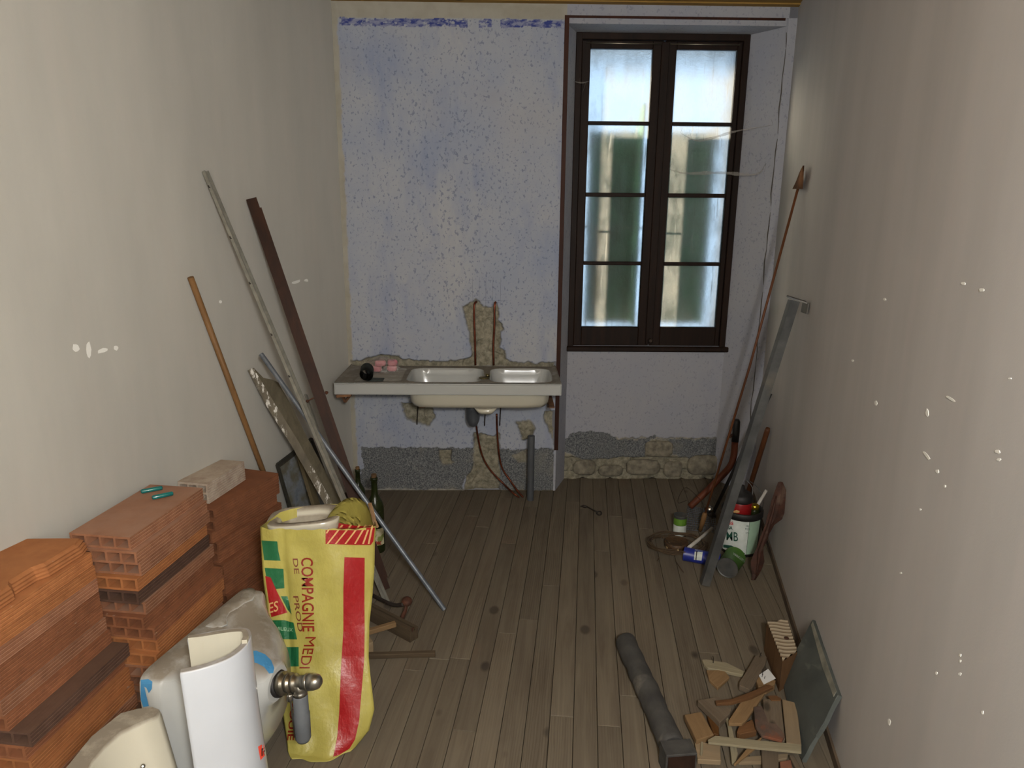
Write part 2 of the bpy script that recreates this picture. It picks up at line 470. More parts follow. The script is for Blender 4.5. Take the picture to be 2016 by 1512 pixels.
def plan(name, pts, z0, z1, m, parent=None):
    bm = newbm(); bm_ext(bm, [BW(s, d, z0) for s, d in pts], Vector((0, 0, z1 - z0))); return struct(name, bm, m, parent)

# the blue wall: one relief of plaster, broken open where the pipes were let in
def relief(name, s0, s1, z0, z1, d, step, fn, parent=None):
    ns = int((s1 - s0) / step) + 1; nz = int((z1 - z0) / step) + 1
    s, z = np.meshgrid(np.linspace(s0, s1, ns), np.linspace(z0, z1, nz))
    def pos(dd):
        P = np.empty(s.shape + (3,))
        P[..., 0] = B0.x + BU.x * s + BN.x * dd; P[..., 1] = B0.y + BU.y * s + BN.y * dd; P[..., 2] = z; return P
    px, py = proj(pos(np.full(s.shape, d)).reshape(-1, 3)); px = px.reshape(s.shape); py = py.reshape(s.shape)
    off, zone, tone = fn(s, z, px, py)
    me = grid_mesh(name, pos(d + off), {'zone': zone, 'tone': tone})
    o = struct(name, me, M_PL, parent); o['_'] = 0; del o['_']; return o
Z4 = lambda L: [(x / 3.437 + 640, y / 3.437 + 560) for x, y in L]
CAV = [Z4([(935,150),(990,120),(1015,95),(1045,120),(1075,155),(1130,160),(1150,120),(1175,150),(1178,200),(1165,235),(1210,290),(1190,320),(1185,420),(1215,455),(1220,500),(1250,530),(1250,560),(975,560),(985,500),(1000,470),(985,440),(975,340),(950,250),(945,190)]),
       Z4([(175,515),(250,515),(300,490),(400,476),(480,485),(560,510),(720,525),(870,520),(985,495),(1000,600),(175,600)]),
       Z4([(1230,525),(1350,535),(1370,525),(1400,535),(1560,530),(1560,600),(1230,600)]),
       Z4([(510,800),(530,860),(560,920),(640,950),(700,960),(745,900),(730,800)]),
       Z4([(1010,1000),(1035,1010),(1140,1030),(1180,1010),(1180,1240),(1185,1420),(920,1420),(945,1370),(955,1300),(1000,1240)]),
       Z4([(1480,860),(1550,860),(1558,1100),(1530,1040),(1510,960),(1480,930)]),
       Z4([(770,1125),(860,1120),(850,1190),(880,1200),(800,1225),(775,1180)])]
BARE = [Z4([(1260,1150),(1370,1120),(1365,1200),(1310,1210),(1285,1180)]), Z4([(190,1380),(1555,1395),(1555,1440),(190,1440)])]
DADO = [Z4([(245,1102),(1005,1106),(1005,1260),(940,1300),(930,1392),(210,1380),(232,1290),(258,1230),(250,1160)]), Z4([(1178,1116),(1556,1112),(1556,1400),(1178,1400)])]
BLOB = Z4([(1285,925),(1390,918),(1430,970),(1400,1040),(1335,1050),(1312,970)])
def blue_fn(s, z, px, py):
    wx = px + (fbm(s * 28, z * 28) - .5) * 9; wy = py + (fbm(s * 28 + 50, z * 28 + 9) - .5) * 9
    cav = np.zeros(s.shape)
    for p in CAV: cav = np.maximum(cav, inpoly(wx, wy, p))
    bare = np.zeros(s.shape)
    for p in BARE: bare = np.maximum(bare, inpoly(wx, wy, p))
    dado = np.zeros(s.shape)
    for p in DADO: dado = np.maximum(dado, inpoly(wx, wy, p))
    blob = blur(inpoly(wx, wy, BLOB).astype(float), 4)
    cv = blur(cav, 1)
    rough = fbm(s * 30, z * 30, 5); st = fbm(s * 11 + 3, z * 9, 2)
    off = -cv * (.010 + .016 * rough + .012 * (st > .52)) + .0035 * (fbm(s * 5, z * 5) - .5) + blob * (.012 + .014 * fbm(s * 40, z * 40))
    off = off - .004 * blur(dado, 1) - .004 * blur(bare, 1)
    le = (s < s_cl + .018 + .02 * fbm(z * 14, z * 3)) * 1.0
    band_top = 34 + (px - 662) * .012
    strp = (wy > band_top) & (wy < band_top + 16) & (px > 668) & ~((px > 920) & (px < 942)) & ~((px > 968) & (px < 985)) & (fbm(s * 40, z * 90) > .36)
    cream = np.maximum(le, (py < band_top) * 1.0)
    up = np.clip((fbm(s * 3.3 + 7, z * 3.3) - .5) * 3, 0, .8) * np.clip((z - 1.9) * 1.2, .1, .8)
    wash = np.clip(up, 0, 1)
    # plumber's pencil lines
    zone = np.stack([np.clip(blur(np.maximum(cav, np.maximum(bare * .8, blob > .4)), 1), 0, 1), dado, strp * 1.0], -1)
    tone = np.stack([blur(cream, 1), wash, wash * 0], -1)
    off = off + .004 * le * fbm(s * 60, z * 25)
    return off, zone, tone
wall_back = plan('wall_back', [(-1.12, -.045), (s_ar - .002, -.045), (s_nl + .0, ND), (s_nl, -.52), (-1.12, -.52)], -.02, 2.9, M_PL)
relief('blue_plaster', s_cl - .012, s_ar, 0, ZC + .01, 0, .0045, blue_fn, wall_back)
# arris and reveal of the niche, left
plan('plaster_return', [(s_ar, .0), (s_nl + .002, ND), (s_nl - .03, ND), (s_ar - .03, -.04), (s_ar - .012, -.002)], 0, ZC, M_PL, wall_back)
plan('wall_pier', [(s_ar2, 0), (s_cr + .01, 0), (s_cr + .3, -.02), (s_cr + .3, -.52), (s_nr, -.52), (s_nr, ND), ], -.02, 2.9, M_PL, wall_back)
plan('wall_lintel', [(s_nl - .12, 0), (s_ar2 + .05, 0), (s_nr + .1, -.52), (s_nl - .12, -.52)], z_sof, 2.9, M_PL, wall_back)
plan('wall_soffit', [(s_nl - .06, -.002), (s_ar2 - .01, -.002), (s_nr + .02, ND), (s_nr + .02, -.52), (s_nl - .06, -.52)], z_wtop, z_sof + .01, M_PL, wall_back)
Z8 = lambda L: [(x / 4.448 + 1080, y / 4.448 + 640) for x, y in L]
ND_D = Z8([(90,990),(170,985),(215,945),(330,930),(480,940),(560,965),(610,1000),(850,1000),(880,965),(940,965),(945,1000),(1515,1000),(1525,1120),(1480,1160),(1250,1180),(1080,1140),(900,1150),(500,1170),(300,1180),(90,1100)])
ND_C = Z8([(890,1000),(1060,1010),(1100,1080),(1050,1150),(960,1160),(900,1100)])
def niche_fn(s, z, px, py):
    wx = px + (fbm(s * 24, z * 24) - .5) * 10; wy = py + (fbm(s * 24 + 50, z * 24) - .5) * 10
    dado = inpoly(wx, wy, ND_D); cc = inpoly(wx, wy, ND_C); dado = dado & ~cc
    low = (wy > 862) & ~dado
    # rubble courses: cells of uneven size
    cx = s * 5.2 + .9 * fbm(s * 3, z * 3); cz = z * 12 + .8 * fbm(s * 4, z * 4 + 5)
    ix = np.floor(cx + .5 * (np.floor(cz) % 2)); fx = np.abs((cx + .5 * (np.floor(cz) % 2)) - ix - .5) * 2; fz = np.abs(cz - np.floor(cz) - .5) * 2
    stone = np.clip(1 - np.maximum(fx ** 4, fz ** 4), 0, 1)
    r = fbm(s * 22, z * 22, 5); lw = blur(low.astype(float), 1)
    off = .003 * (fbm(s * 5, z * 5) - .5) + lw * (-.032 + .030 * stone + .022 * (r - .5)) - .004 * dado
    off = np.where(s < s_nl + .01, off, off)
    zone = np.stack([lw, dado * 1.0, lw * 0], -1)
    w = np.full(s.shape, .62); tone = np.stack([lw * 0, w, lw * 0], -1)
    return off, zone, tone
relief('niche_plaster', s_ar - .02, s_nr + .02, 0, z_sill + .03, ND, .005, niche_fn, wall_back)
plan('niche_masonry', [(s_ar, ND - .06), (s_nr + .05, ND - .06), (s_nr + .05, -.52), (s_ar, -.52)], 0, z_sill, M_STONE, wall_back)
# attributes for the plain plaster blocks
for o in [c for c in wall_back.children] + [wall_back]:
    me = o.data
    if 'tone' not in me.color_attributes:
        n = len(me.vertices)
        z = me.color_attributes.new('zone', 'FLOAT_COLOR', 'POINT'); z.data.foreach_set('color', np.tile([0, 0, 0, 1], n).astype(np.float32))
        t = me.color_attributes.new('tone', 'FLOAT_COLOR', 'POINT'); t.data.foreach_set('color', np.tile([0, .6, 0, 1], n).astype(np.float32))
# stones of the rubble foot
for (a, y0, c, y1) in ((1178,915,1226,938),(1232,905,1300,935),(1306,908,1344,940),(1352,896,1420,936),(1128,905,1174,935),(1268,868,1325,900)):
    A = onB(a, y1, ND); Bp = onB(c, y0, ND); w = (Bp - A).dot(BU); h = Bp.z - A.z; ctr = (A + Bp) / 2
    bm = newbm(); bmesh.ops.create_icosphere(bm, subdivisions=3, radius=1)
    for v in bm.verts:
        q = v.co; k = 1 + .22 * (fbm(np.array(q.x * 1.7 + a), np.array(q.z * 1.7 + q.y)) - .5)
        f = lambda t: math.copysign(abs(t) ** .6, t)
        v.co = ctr + BU * (f(q.x) * w / 2 * k) + BN * (q.y * -.02 - .001) * k + Vector((0, 0, f(q.z) * h / 2 * k))
    for f_ in bm.faces: f_.smooth = True
    me = mesh_of(bm, 'stone'); me.materials.append(M_STONE); o = bpy.data.objects.new('stone', me); C.objects.link(o); o.parent = wall_back

# cream band below the ceiling and timber over the back wall, seen as a thin ochre edge
bm = newbm(); bm_ext(bm, [BW(s_cl, 0.0, ZC - .016), BW(s_cr, 0.0, ZC - .016), BW(s_cr, .05, ZC - .016), BW(s_cl, .05, ZC - .016)], Vector((0, 0, .03))); struct('trim_1', bm, M_CEIL)
# brown corner bead on the arris
bm = newbm(); zt = sz(1117, 30)[1]; zb = sz(1095, 886)[1]
bm_ext(bm, [BW(s_ar - .012, .004, zb), BW(s_ar + .012, .004, zb), BW(s_ar + .014, -.018, zb), BW(s_ar - .004, -.018, zb), BW(s_ar - .012, -.010, zb)][::-1], Vector((0, 0, zt - zb))); struct('trim_2', bm, M_MOULD)
bm = newbm(); bm_ext(bm, [BW(s_ar, .003, zt - .012), BW(s_ar2 - .02, .003, zt - .012), BW(s_ar2 - .02, -.01, zt - .012), BW(s_ar, -.01, zt - .012)], Vector((0, 0, .012))); struct('trim_3', bm, M_MOULD)
# thin dusty skirting strip along the right wall, and a paint line on the left
M_SKIRT = basic('dusty_skirting', S(92, 78, 62), S(70, 58, 46), 14)
bm = newbm(); q = [R0 + RU * a + RN * b for a, b in ((-1.2, 0), (lr, 0), (lr, .008), (-1.2, .008))]
bm_ext(bm, q, Vector((0, 0, .035))); struct('baseboard_right', bm, M_SKIRT)
bm = newbm(); q = [L0 + LU * a + LN * b for a, b in ((-5.5, 0), (0, 0), (0, .008), (-5.5, .008))]
bm_ext(bm, q[::-1], Vector((0, 0, .03))); struct('baseboard_left', bm, M_SKIRT)

# filler dabs and chips on the side walls
M_FILL = basic('white_filler', S(232, 232, 226), rough=.9, bump=.1)
def dab(on, cx, cy, rx, ry, rot, parent, n=10):
    bm = newbm(); P = []
    for k in range(n):
        t = 2 * math.pi * k / n; q = random.uniform(.72, 1.15); x = rx * math.cos(t) * q; y = ry * math.sin(t) * q
        P.append(on(cx + x * math.cos(rot) - y * math.sin(rot), cy + x * math.sin(rot) + y * math.cos(rot), 0))
    nrm = LN if on is onL else RN
    bm_ext(bm, P, nrm * .0012); me = mesh_of(bm, 'filler_dab'); me.materials.append(M_FILL)
    o = bpy.data.objects.new('filler_dab', me); C.objects.link(o); o.parent = parent
for a in ((149, 685, 8, 9, .3), (174, 688, 5, 18, 0), (201, 690, 10, 5, -.3), (228, 685, 5, 6, 0), (583, 555, 9, 3, -.3), (603, 552, 4, 3, 0), (434, 594, 3, 3, 0)): dab(onL, *a, wall_left)
for a in ((1873, 786, 12, 2.5, .6), (1826, 812, 3, 8, 0), (1825, 897, 11, 2.5, .95), (1846, 928, 4, 4, .8), (1861, 957, 2, 3, 0), (1965, 889, 5, 4, 0), (1967, 905, 4, 3, 0), (1751, 1421, 3, 7, 0), (1891, 1290, 2, 3, 0), (1891, 1301, 2, 3, 0), (1890, 1327, 3, 3, 0), (1844, 1325, 2, 3, 0), (1933, 571, 5, 4, .4), (1897, 558, 5, 3, .3), (1742, 589, 3, 3, 0), (1725, 793, 3, 5, 0), (1989, 745, 3, 2, 0), (1812, 1003, 2, 2, 0), (1935, 1402, 2, 4, 0), (1774, 1128, 2, 2, 0), (1679, 710, 2, 3, 0)): dab(onR, *a, wall_right)

# ---------------------------------------------------------------- window
win = bpy.data.objects.new('window_1', None); C.objects.link(win); win['kind'] = 'structure'; win.location = BW((s_nl + s_nr) / 2, ND, z_sill)
def wbox(name, s0, s1, z0, z1, d0, d1, m, parent=win, bev=.003):
    bm = newbm(); Mx = Matrix((BU, -BN, Vector((0, 0, 1)))).transposed().to_4x4(); Mx.translation = BW((s0 + s1) / 2, (d0 + d1) / 2, (z0 + z1) / 2)
    bm_box(bm, s1 - s0, abs(d1 - d0), z1 - z0, Mx, bev); return part(name, bm, m, parent)
GD = ND - .03
pl = [sz(x, 310, GD)[0] for x in (1155, 1273, 1318, 1433)]
pz = [(sz(1250, y1, GD)[1], sz(1250, y0, GD)[1]) for y0, y1 in ((98, 240), (247, 380), (388, 515), (522, 643))]
# outer frame
wbox('frame_jamb', s_nl, s_nl + .035, z_sill, z_wtop, ND + .012, ND - .06, M_FRAME); wbox('frame_jamb', s_nr - .035, s_nr, z_sill, z_wtop, ND + .012, ND - .06, M_FRAME)
wbox('frame_head', s_nl, s_nr, z_wtop - .035, z_wtop, ND + .010, ND - .06, M_FRAME)
wbox('window_sill', s_nl - .01, s_nr + .02, z_sill - .004, z_sill + .028, ND + .03, ND - .06, M_FRAME, bev=.006)
mid = (pl[1] + pl[2]) / 2
for k, (a, c, l, r) in enumerate(((pl[0], pl[1], s_nl + .036, mid - .003), (pl[2], pl[3], mid + .003, s_nr - .036))):
    sash = wbox('sash', l, a, z_sill + .03, z_wtop - .037, ND - .005, ND - .05, M_FRAME)
    wbox('sash_stile', c, r, z_sill + .03, z_wtop - .037, ND - .005, ND - .05, M_FRAME, sash)
    wbox('bottom_rail', a, c, z_sill + .03, pz[3][0], ND - .006, ND - .05, M_FRAME, sash)
    wbox('top_rail', a, c, pz[0][1], z_wtop - .037, ND - .006, ND - .05, M_FRAME, sash)
    for j in range(3): wbox('glazing_bar', a, c, pz[j + 1][1], pz[j][0], ND - .010, ND - .045, M_FRAME, sash, .002)
    rod = newbm(); bm_tube(rod, [BW(l + .02, ND + .012, z_wtop - .055), BW(r - .02, ND + .012, z_wtop - .055)], .003, 8)
    part('curtain_rod', rod, basic('brass_rod', S(150, 140, 120), rough=.35, metal=1, bump=0), win)
wbox('meeting_cover', mid - .022, mid + .022, z_sill + .04, z_wtop - .045, ND + .012, ND - .006, M_FRAME)
bm = newbm(); bm_lathe(bm, [(.006, 0), (.006, .02), (.014, .025), (.016, .035), (.008, .045)], BW(mid, ND + .012, z_sill + .07), 14, BN); part('latch_knob', bm, basic('dark_iron', S(50, 44, 40), S(70, 50, 38), 30, rough=.5, metal=.6), win)
def glass_mat():
    b = NB('grimy_frosted_glass'); t = b.t
    v = b.vec((1, 1, 1))
    dirt = b.mr(b.noise(b.vec((1, 1, .5)), 9, 6, .65), .42, .72, .12, .55)
    st = b.mul(b.mr(b.noise(b.vec((10, 1, .6)), 5, 4), .6, .75), .5)
    g = b.nd('ShaderNodeBsdfGlass', Color=(.86, .92, .92, 1), Roughness=.48, IOR=1.25)
    tr = b.nd('ShaderNodeBsdfTranslucent', Color=b.mix(dirt, (.62, .64, .62, 1), (.34, .33, .28, 1)))
    df = b.nd('ShaderNodeBsdfDiffuse', Color=(.30, .31, .28, 1))
    tp = b.nd('ShaderNodeBsdfTransparent', Color=(.9, .93, .92, 1))
    bp = b.nd('ShaderNodeBump', Strength=.5, Distance=.01, Height=b.noise(b.vec(), 60, 3)); 
    b.put(g.inputs['Normal'], bp.outputs[0])
    m1 = b.nd('ShaderNodeMixShader', i0=b.mul(b.mul(dirt, st, 'ADD'), 1.0), i1=g.outputs[0], i2=tr.outputs[0])
    m2 = b.nd('ShaderNodeMixShader', i0=.10, i1=m1.outputs[0], i2=df.outputs[0])
    m3 = b.nd('ShaderNodeMixShader', i0=.14, i1=m2.outputs[0], i2=tp.outputs[0])
    t.links.new(m3.outputs[0], b.out.inputs[0]); return b.m
M_GLASS = glass_mat()
for a, c in ((pl[0], pl[1]), (pl[2], pl[3])):
    for z0, z1 in pz: wbox('pane', a - .004, c + .004, z0 - .004, z1 + .004, GD + .002, GD - .002, M_GLASS, bev=0)
# cobwebs that sag between the window and its jamb
M_WEB = NB('dusty_cobweb'); _tr = M_WEB.nd('ShaderNodeBsdfTransparent'); _df = M_WEB.nd('ShaderNodeBsdfDiffuse', Color=S(150, 145, 138))
_mx = M_WEB.nd('ShaderNodeMixShader', i0=.45, i1=_tr.outputs[0], i2=_df.outputs[0]); M_WEB.t.links.new(_mx.outputs[0], M_WEB.out.inputs[0]); M_WEB = M_WEB.m
for lab, pts, wd in (('grey cobweb sagging over the second right pane up to the jamb', [(1340, 262, -.12), (1368, 276, -.12), (1400, 272, -.1), (1450, 258, -.08), (1522, 246, -.02)], 5),
                ('grey cobweb hanging in a heavy strand above the third right pane', [(1316, 333, -.12), (1350, 341, -.11), (1420, 340, -.1), (1488, 343, -.06), (1508, 322, -.03)], 6),
                ('small pale cobweb on the left window frame by the top pane', [(1128, 160, -.10), (1145, 163, -.12), (1160, 160, -.15)], 3)):
    bm = newbm(); P = smoothpts([onB(x, y, d) for x, y, d in pts], 5); n = len(P); A = []
    for i, p in enumerate(P):
        w = .0026 * wd * math.sin(math.pi * (i + .5) / n) * (.6 + .7 * random.random()) + .0005
        A.append([p + Vector((0, 0, w * .5)), p, p - Vector((0, 0, w * .6)) + BN * .002])
    bm_loft(bm, A, False, False, True, False)
    for i in range(0, n, 4):
        q = P[i]; bm_tube(bm, [q, q + Vector((random.uniform(-.02, .02), 0, random.choice((-1, 1)) * random.uniform(.02, .06)))], .0005, 4)
    solo('cobweb', bm, M_WEB, lab, 'cobweb')

# outside the window: shutters standing ajar and a pale stone ledge
M_SHUT = basic('green_shutter_paint', S(78, 142, 108), S(66, 122, 92), 12, rough=.6, bump=.1)
def shutter(s0, s1, lab):
    t = thing('shutter', BW((s0 + s1) / 2, -.42, .98), lab, 'shutter')
    w = (s1 - s0); n = 3
    for k in range(n): wbox('board', s0 + w * k / n + .001, s0 + w * (k + 1) / n - .001, .98, 2.13, -.41, -.43, M_SHUT, t)
    for z in (1.2, 1.95): wbox('batten', s0 + .01, s1 - .01, z, z + .07, -.395, -.41, M_SHUT, t)
shutter(pl[0] + .035, pl[1] - .018, 'green board shutter outside, seen through the left column of frosted panes')
shutter(pl[2] - .01, pl[3] - .022, 'green board shutter outside, seen through the right column of frosted panes')
wbox('added_edge_board', pl[1] - .016, pl[1] - .006, .98, 2.28, -.30, -.45, basic('lit_edge_green', S(80, 190, 110), bump=0))  # added board; the lit look of the shutter edge is put into its brighter green
bm = newbm(); bm_box(bm, .05, .015, .5, Matrix.Translation(BW(pl[0] + .1, -.36, 1.33)), .002)
for v in bm.verts: v.co.z += 0
solo('prop_board', bm, wood('bare_lath', S(176, 160, 120), S(150, 132, 98), 2), 'bare wooden lath standing outside, behind the third left pane', 'lath')
bm = newbm(); Mx = Matrix((BU, -BN, Vector((0, 0, 1)))).transposed().to_4x4(); Mx.translation = BW((s_nl + s_nr) / 2, -.52, z_sill - .02); bm_box(bm, 1.05, .5, .08, Mx, .004)
struct('trim_4', bm, basic('pale_stone_ledge', S(214, 200, 188), S(190, 176, 164), 9))
bm = newbm(); bm_tube(bm, [BW(pl[0] - .05, -.33, 1.58), BW(mid + .1, -.33, 1.57)], .006, 6)
solo('outer_rod', bm, basic('white_metal', S(210, 210, 206), rough=.5, bump=0), 'thin white bar across the outside of the left panes', 'bar')

# plumber's pencil marks over the pipes and the crack along the right arris
M_PEN = basic('pencil_grey', S(92, 96, 112), bump=0)
for (x0, y0, x1, y1) in ((930, 546, 931, 592), (944, 546, 943, 600), (957, 546, 956, 604), (971, 546, 969, 598), (986, 548, 985, 600), (925, 592, 1000, 591)):
    a = onB(x0, y0, .0030); c = onB(x1, y1, .0030); bm = newbm(); bar(bm, a, c, .0012, .0012, BN); o = struct('pencil_line', bm, M_PEN, wall_back)
M_CRK = basic('crack_shadow', S(70, 64, 58), bump=0); bm = newbm()
pts = [BW(s_ar2 - .004 + .006 * math.sin(i * 1.7) * math.sin(i * .6), -.004, .35 + i * .075) for i in range(31)]
bm_tube(bm, pts, [.0015 + .002 * abs(math.sin(i * 2.1)) for i in range(31)], 6); struct('plaster_crack', bm, M_CRK, wall_back)
# ---------------------------------------------------------------- sink on the blue wall
M_CER = ceramic('dusty_white_ceramic', S(176, 178, 176))
M_CERC = ceramic('cream_ceramic', S(184, 180, 164))
M_PED = ceramic('clean_white_ceramic', S(186, 191, 198), amt=.8)
M_SINK = ceramic('dirty_sink_ceramic', S(166, 168, 165), S(104, 96, 82), .92, .80, .96)
M_COPPER = basic('old_copper_pipe', S(120, 62, 40), S(84, 42, 30), 40, rough=.38, metal=.75, bump=.1)
M_PVC = basic('grey_plastic', S(74, 77, 82), S(62, 65, 69), 12, rough=.5, bump=.05)
M_IRON = basic('rusty_iron', S(88, 50, 30), S(56, 34, 24), 26, rough=.75, metal=.3, bump=.3)
M_DARKIRON = basic('dark_iron_bar', S(58, 52, 48), S(44, 36, 30), 26, rough=.6, metal=.5, bump=.2)
M_DULLW = wood('dull_grey_wood', S(128, 114, 92), S(98, 86, 70), 0)
P = onB(656, 758, .45); sx0 = (P - B0).dot(BU); sx1 = (onB(1106, 758, .45) - B0).dot(BU); ZS = .785; SD = .44
sink = thing('sink', BW((sx0 + sx1) / 2, .2, ZS - .2), 'long white stoneware double kitchen sink with dusty drainer on the blue wall', 'sink')
nx, ny = 300, 112
gs, gd = np.meshgrid(np.linspace(sx0, sx1, nx), np.linspace(.002, SD, ny))
def sq(s, d, cs, cd, hs, hd, e=5):
    return (np.abs((s - cs) / hs) ** e + np.abs((d - cd) / hd) ** e) ** (1 / e)
def sfrom(px, py, z=ZS): Q = F(px, py, z); return (Q - B0).dot(BU), (Q - B0).dot(BN)
bl = sfrom(801, 745)[0]; br = sfrom(950, 745)[0]; cl = sfrom(965, 745)[0]; cr = sfrom(1086, 745)[0]
hz = np.zeros(gs.shape)
for a, c in ((bl, br), (cl, cr)):
    r = sq(gs, gd, (a + c) / 2, .225, (c - a) / 2, .165, 6)
    hz = np.minimum(hz, -.135 * np.clip((1 - r) / .17, 0, 1) ** .7)
edge = np.minimum(np.minimum(gs - sx0, sx1 - gs), SD - gd)
lip = .010 * np.clip(1 - edge / .03, 0, 1)
dr = ((gs > sx0 + .10) & (gs < bl - .03) & (gd > .07) & (gd < .38)) * 1.0
hz = hz + lip - .006 * blur(dr, 3) * (.6 + .4 * np.cos(gd / .026 * 2 * math.pi)) - .002
hz[:, 0] -= .004; hz[:, -1] -= .004; hz[-1, :] -= .004
Pg = np.empty(gs.shape + (3,)); 
for k in range(2): Pg[..., k] = B0[k] + BU[k] * gs + BN[k] * gd
Pg[..., 2] = ZS + hz
part('basin_top', grid_mesh('basin_top', Pg), M_SINK, sink)
# apron
AP = .062
bm = newbm(); o_ = [(sx0, .002), (sx0, SD), (sx1, SD), (sx1, .002)]; i_ = [(sx0 + .014, .002), (sx0 + .014, SD - .014), (sx1 - .014, SD - .014), (sx1 - .014, .002)]
bm_ext(bm, [BW(s, d, ZS - AP) for s, d in o_ + i_[::-1]], Vector((0, 0, AP - .001)))
bmesh.ops.bevel(bm, geom=[e for e in bm.edges if all((v.co - B0).dot(BN) > SD - .002 for v in e.verts)], offset=.006, segments=3, affect='EDGES')
part('apron', bm, M_SINK, sink)
# bowl body seen from below
def rrect(cs, cd, hs, hd, z, n=40, e=7):
    out = []
    for k in range(n):
        t = 2 * math.pi * k / n; c, s = math.cos(t), math.sin(t); q = (abs(c) ** e + abs(s) ** e) ** (-1 / e)
        out.append(BW(cs + hs * c * q, cd + hd * s * q, z))
    return out
u0 = sfrom(793, 790, ZS - AP)[0]; u1 = sfrom(1090, 790, ZS - AP)[0]; cs = (u0 + u1) / 2; hs = (u1 - u0) / 2
bm = newbm(); bm_loft(bm, [rrect(cs, .21, hs + .012, .195, ZS - .02), rrect(cs, .21, hs, .19, ZS - AP), rrect(cs, .21, hs - .01, .185, ZS - .125), rrect(cs, .21, hs - .025, .17, ZS - .148), rrect(cs, .21, hs - .06, .13, ZS - .155)], False, True)
part('bowl_body', bm, M_CERC, sink)
dcs = (sfrom(955, 815, ZS - .15)[0])
bm = newbm(); bm_loft(bm, [rrect(dcs, .24, .085, .10, ZS - .150, 32, 4), rrect(dcs, .26, .06, .12, ZS - .168, 32, 4), rrect(dcs, .26, .045, .10, ZS - .19, 32, 4)], True, True)
part('overflow_boss', bm, M_CERC, sink)
bm = newbm(); bm_lathe(bm, [(.028, 0), (.030, .003), (.012, .005)], BW((cl + br) / 2 - .012, .30, ZS - .001), 16); bm_lathe(bm, [(.012, 0), (.012, .018)], BW((cl + br) / 2 + .006, .28, ZS), 10)
part('overflow_fitting', bm, basic('worn_brass', S(110, 100, 70), rough=.35, metal=.9, bump=0), sink)
M_CHROME = basic('dull_chrome', S(190, 190, 188), S(160, 160, 156), 14, rough=.2, metal=1, bump=.03)
M_BRACK = basic('rusty_bracket', S(122, 84, 52), S(80, 54, 36), 20, rough=.8, bump=.3)
for (s, lab) in ((sx0 + .03, 'rusty iron bracket under the drainer end of the sink'), (bl + .08, 'rusty bracket holding the sink below its left bowl'), (sx1 - .04, 'rusty bracket holding the sink at its right end')):
    bm = newbm(); z = ZS - AP - .006 if s < bl else ZS - .158
    bar(bm, BW(s, 0, z), BW(s, SD - .01 if s < bl else .33, z), .03, .008); bar(bm, BW(s, .004, z), BW(s, .004, z - .09), .03, .008); bar(bm, BW(s, .01, z - .08), BW(s, SD * .55, z - .004), .012, .012)
    if s < bl: bar(bm, BW(s - .02, SD + .002, z), BW(s + .05, SD - .02, z), .03, .012)
    if s < bl: bar(bm, BW(s + .005, SD - .03, z), BW(s + .012, SD - .06, z - .05), .012, .01); bar(bm, BW(s + .012, SD - .06, z - .05), BW(s + .05, SD - .10, z), .012, .01)
    solo('bracket', bm, M_BRACK, lab, 'bracket')
for (px, lab) in ((822, 'iron peg beneath the left bowl of the sink'), (955, 'iron peg beneath the middle of the sink'), (985, 'small iron peg to the right of the middle drain boss')):
    A = onB(px, 822, .02); bm = newbm(); bm_tube(bm, [onB(px + 1, 800, .0), onB(px, 815, .03), onB(px - 1, 836 if px < 900 else 838, .03)], .0035, 6); solo('wall_peg', bm, M_DARKIRON, lab, 'peg')

def pipe(name, pts, r, m, lab, cat='pipe', k=6, group=None, n=10):
    bm = newbm(); bm_tube(bm, smoothpts(pts, k) if k > 1 else pts, r, n); return solo(name, bm, m, lab, cat, group)
pipe('copper_pipe', [onB(938, 594, -.015), onB(934, 600, .006), onB(933.5, 625, .009), onB(935, 665, .008), onB(936, 719, .010)], .0062, M_COPPER, 'left of the two copper pipes in the plaster gash above the sink', k=4)
pipe('copper_pipe', [onB(978, 594, -.015), onB(974, 600, .006), onB(973.5, 640, .009), onB(971.5, 680, .008), onB(972, 719, .010)], .0062, M_COPPER, 'right of the two copper pipes in the plaster gash above the sink', k=4)
e1 = F(1026, 980, .01)
pipe('copper_tube', [onB(936, 822, .05), onB(941, 860, .03), onB(950, 898, .03), onB(966, 926, .035), onB(992, 953, .05), F(1012, 972, .03), F(1022, 979, .008)], .0055, M_COPPER, 'copper tube curving from under the sink to the floor, outer of two')
pipe('copper_tube', [onB(978, 815, .05), onB(979, 850, .03), onB(982, 890, .03), onB(989, 922, .03), onB(1004, 945, .045), F(1018, 965, .04), F(1030, 979, .008)], .0055, M_COPPER, 'copper tube curving from under the sink to the floor, inner of two')
A = F(1044, 984); bm = newbm(); top = onB(1045, 858, (A - B0).dot(BN)); bm_tube(bm, [A, Vector((A.x, A.y, top.z))], .0205, 18, False); bm_tube(bm, [Vector((A.x, A.y, top.z)), A], .0175, 18, True)
wp = solo('waste_pipe', bm, M_PVC, 'upright grey plastic waste pipe rising from the floor below the sink', 'pipe')
# trap below the bowl
c = BW(sfrom(926, 835, .60)[0], .20, 0); s_t = (c - B0).dot(BU)
t = thing('bottle_trap', BW(s_t, .2, ZS - .30), 'dark grey plastic trap hanging below the left bowl of the sink', 'trap')
bm = newbm(); bm_lathe(bm, [(.012, .0), (.022, .004), (.034, .03), (.037, .045), (.037, .10), (.040, .102), (.040, .125), (.03, .13), (.03, .15)], BW(s_t, .2, ZS - .308), 24); part('body', bm, M_PVC, t)
bm = newbm(); bm_tube(bm, [BW(s_t, .2, ZS - .225), BW(s_t + .02, .10, ZS - .212), BW(s_t + .02, .0, ZS - .212)], .018, 14); part('outlet', bm, M_PVC, t)

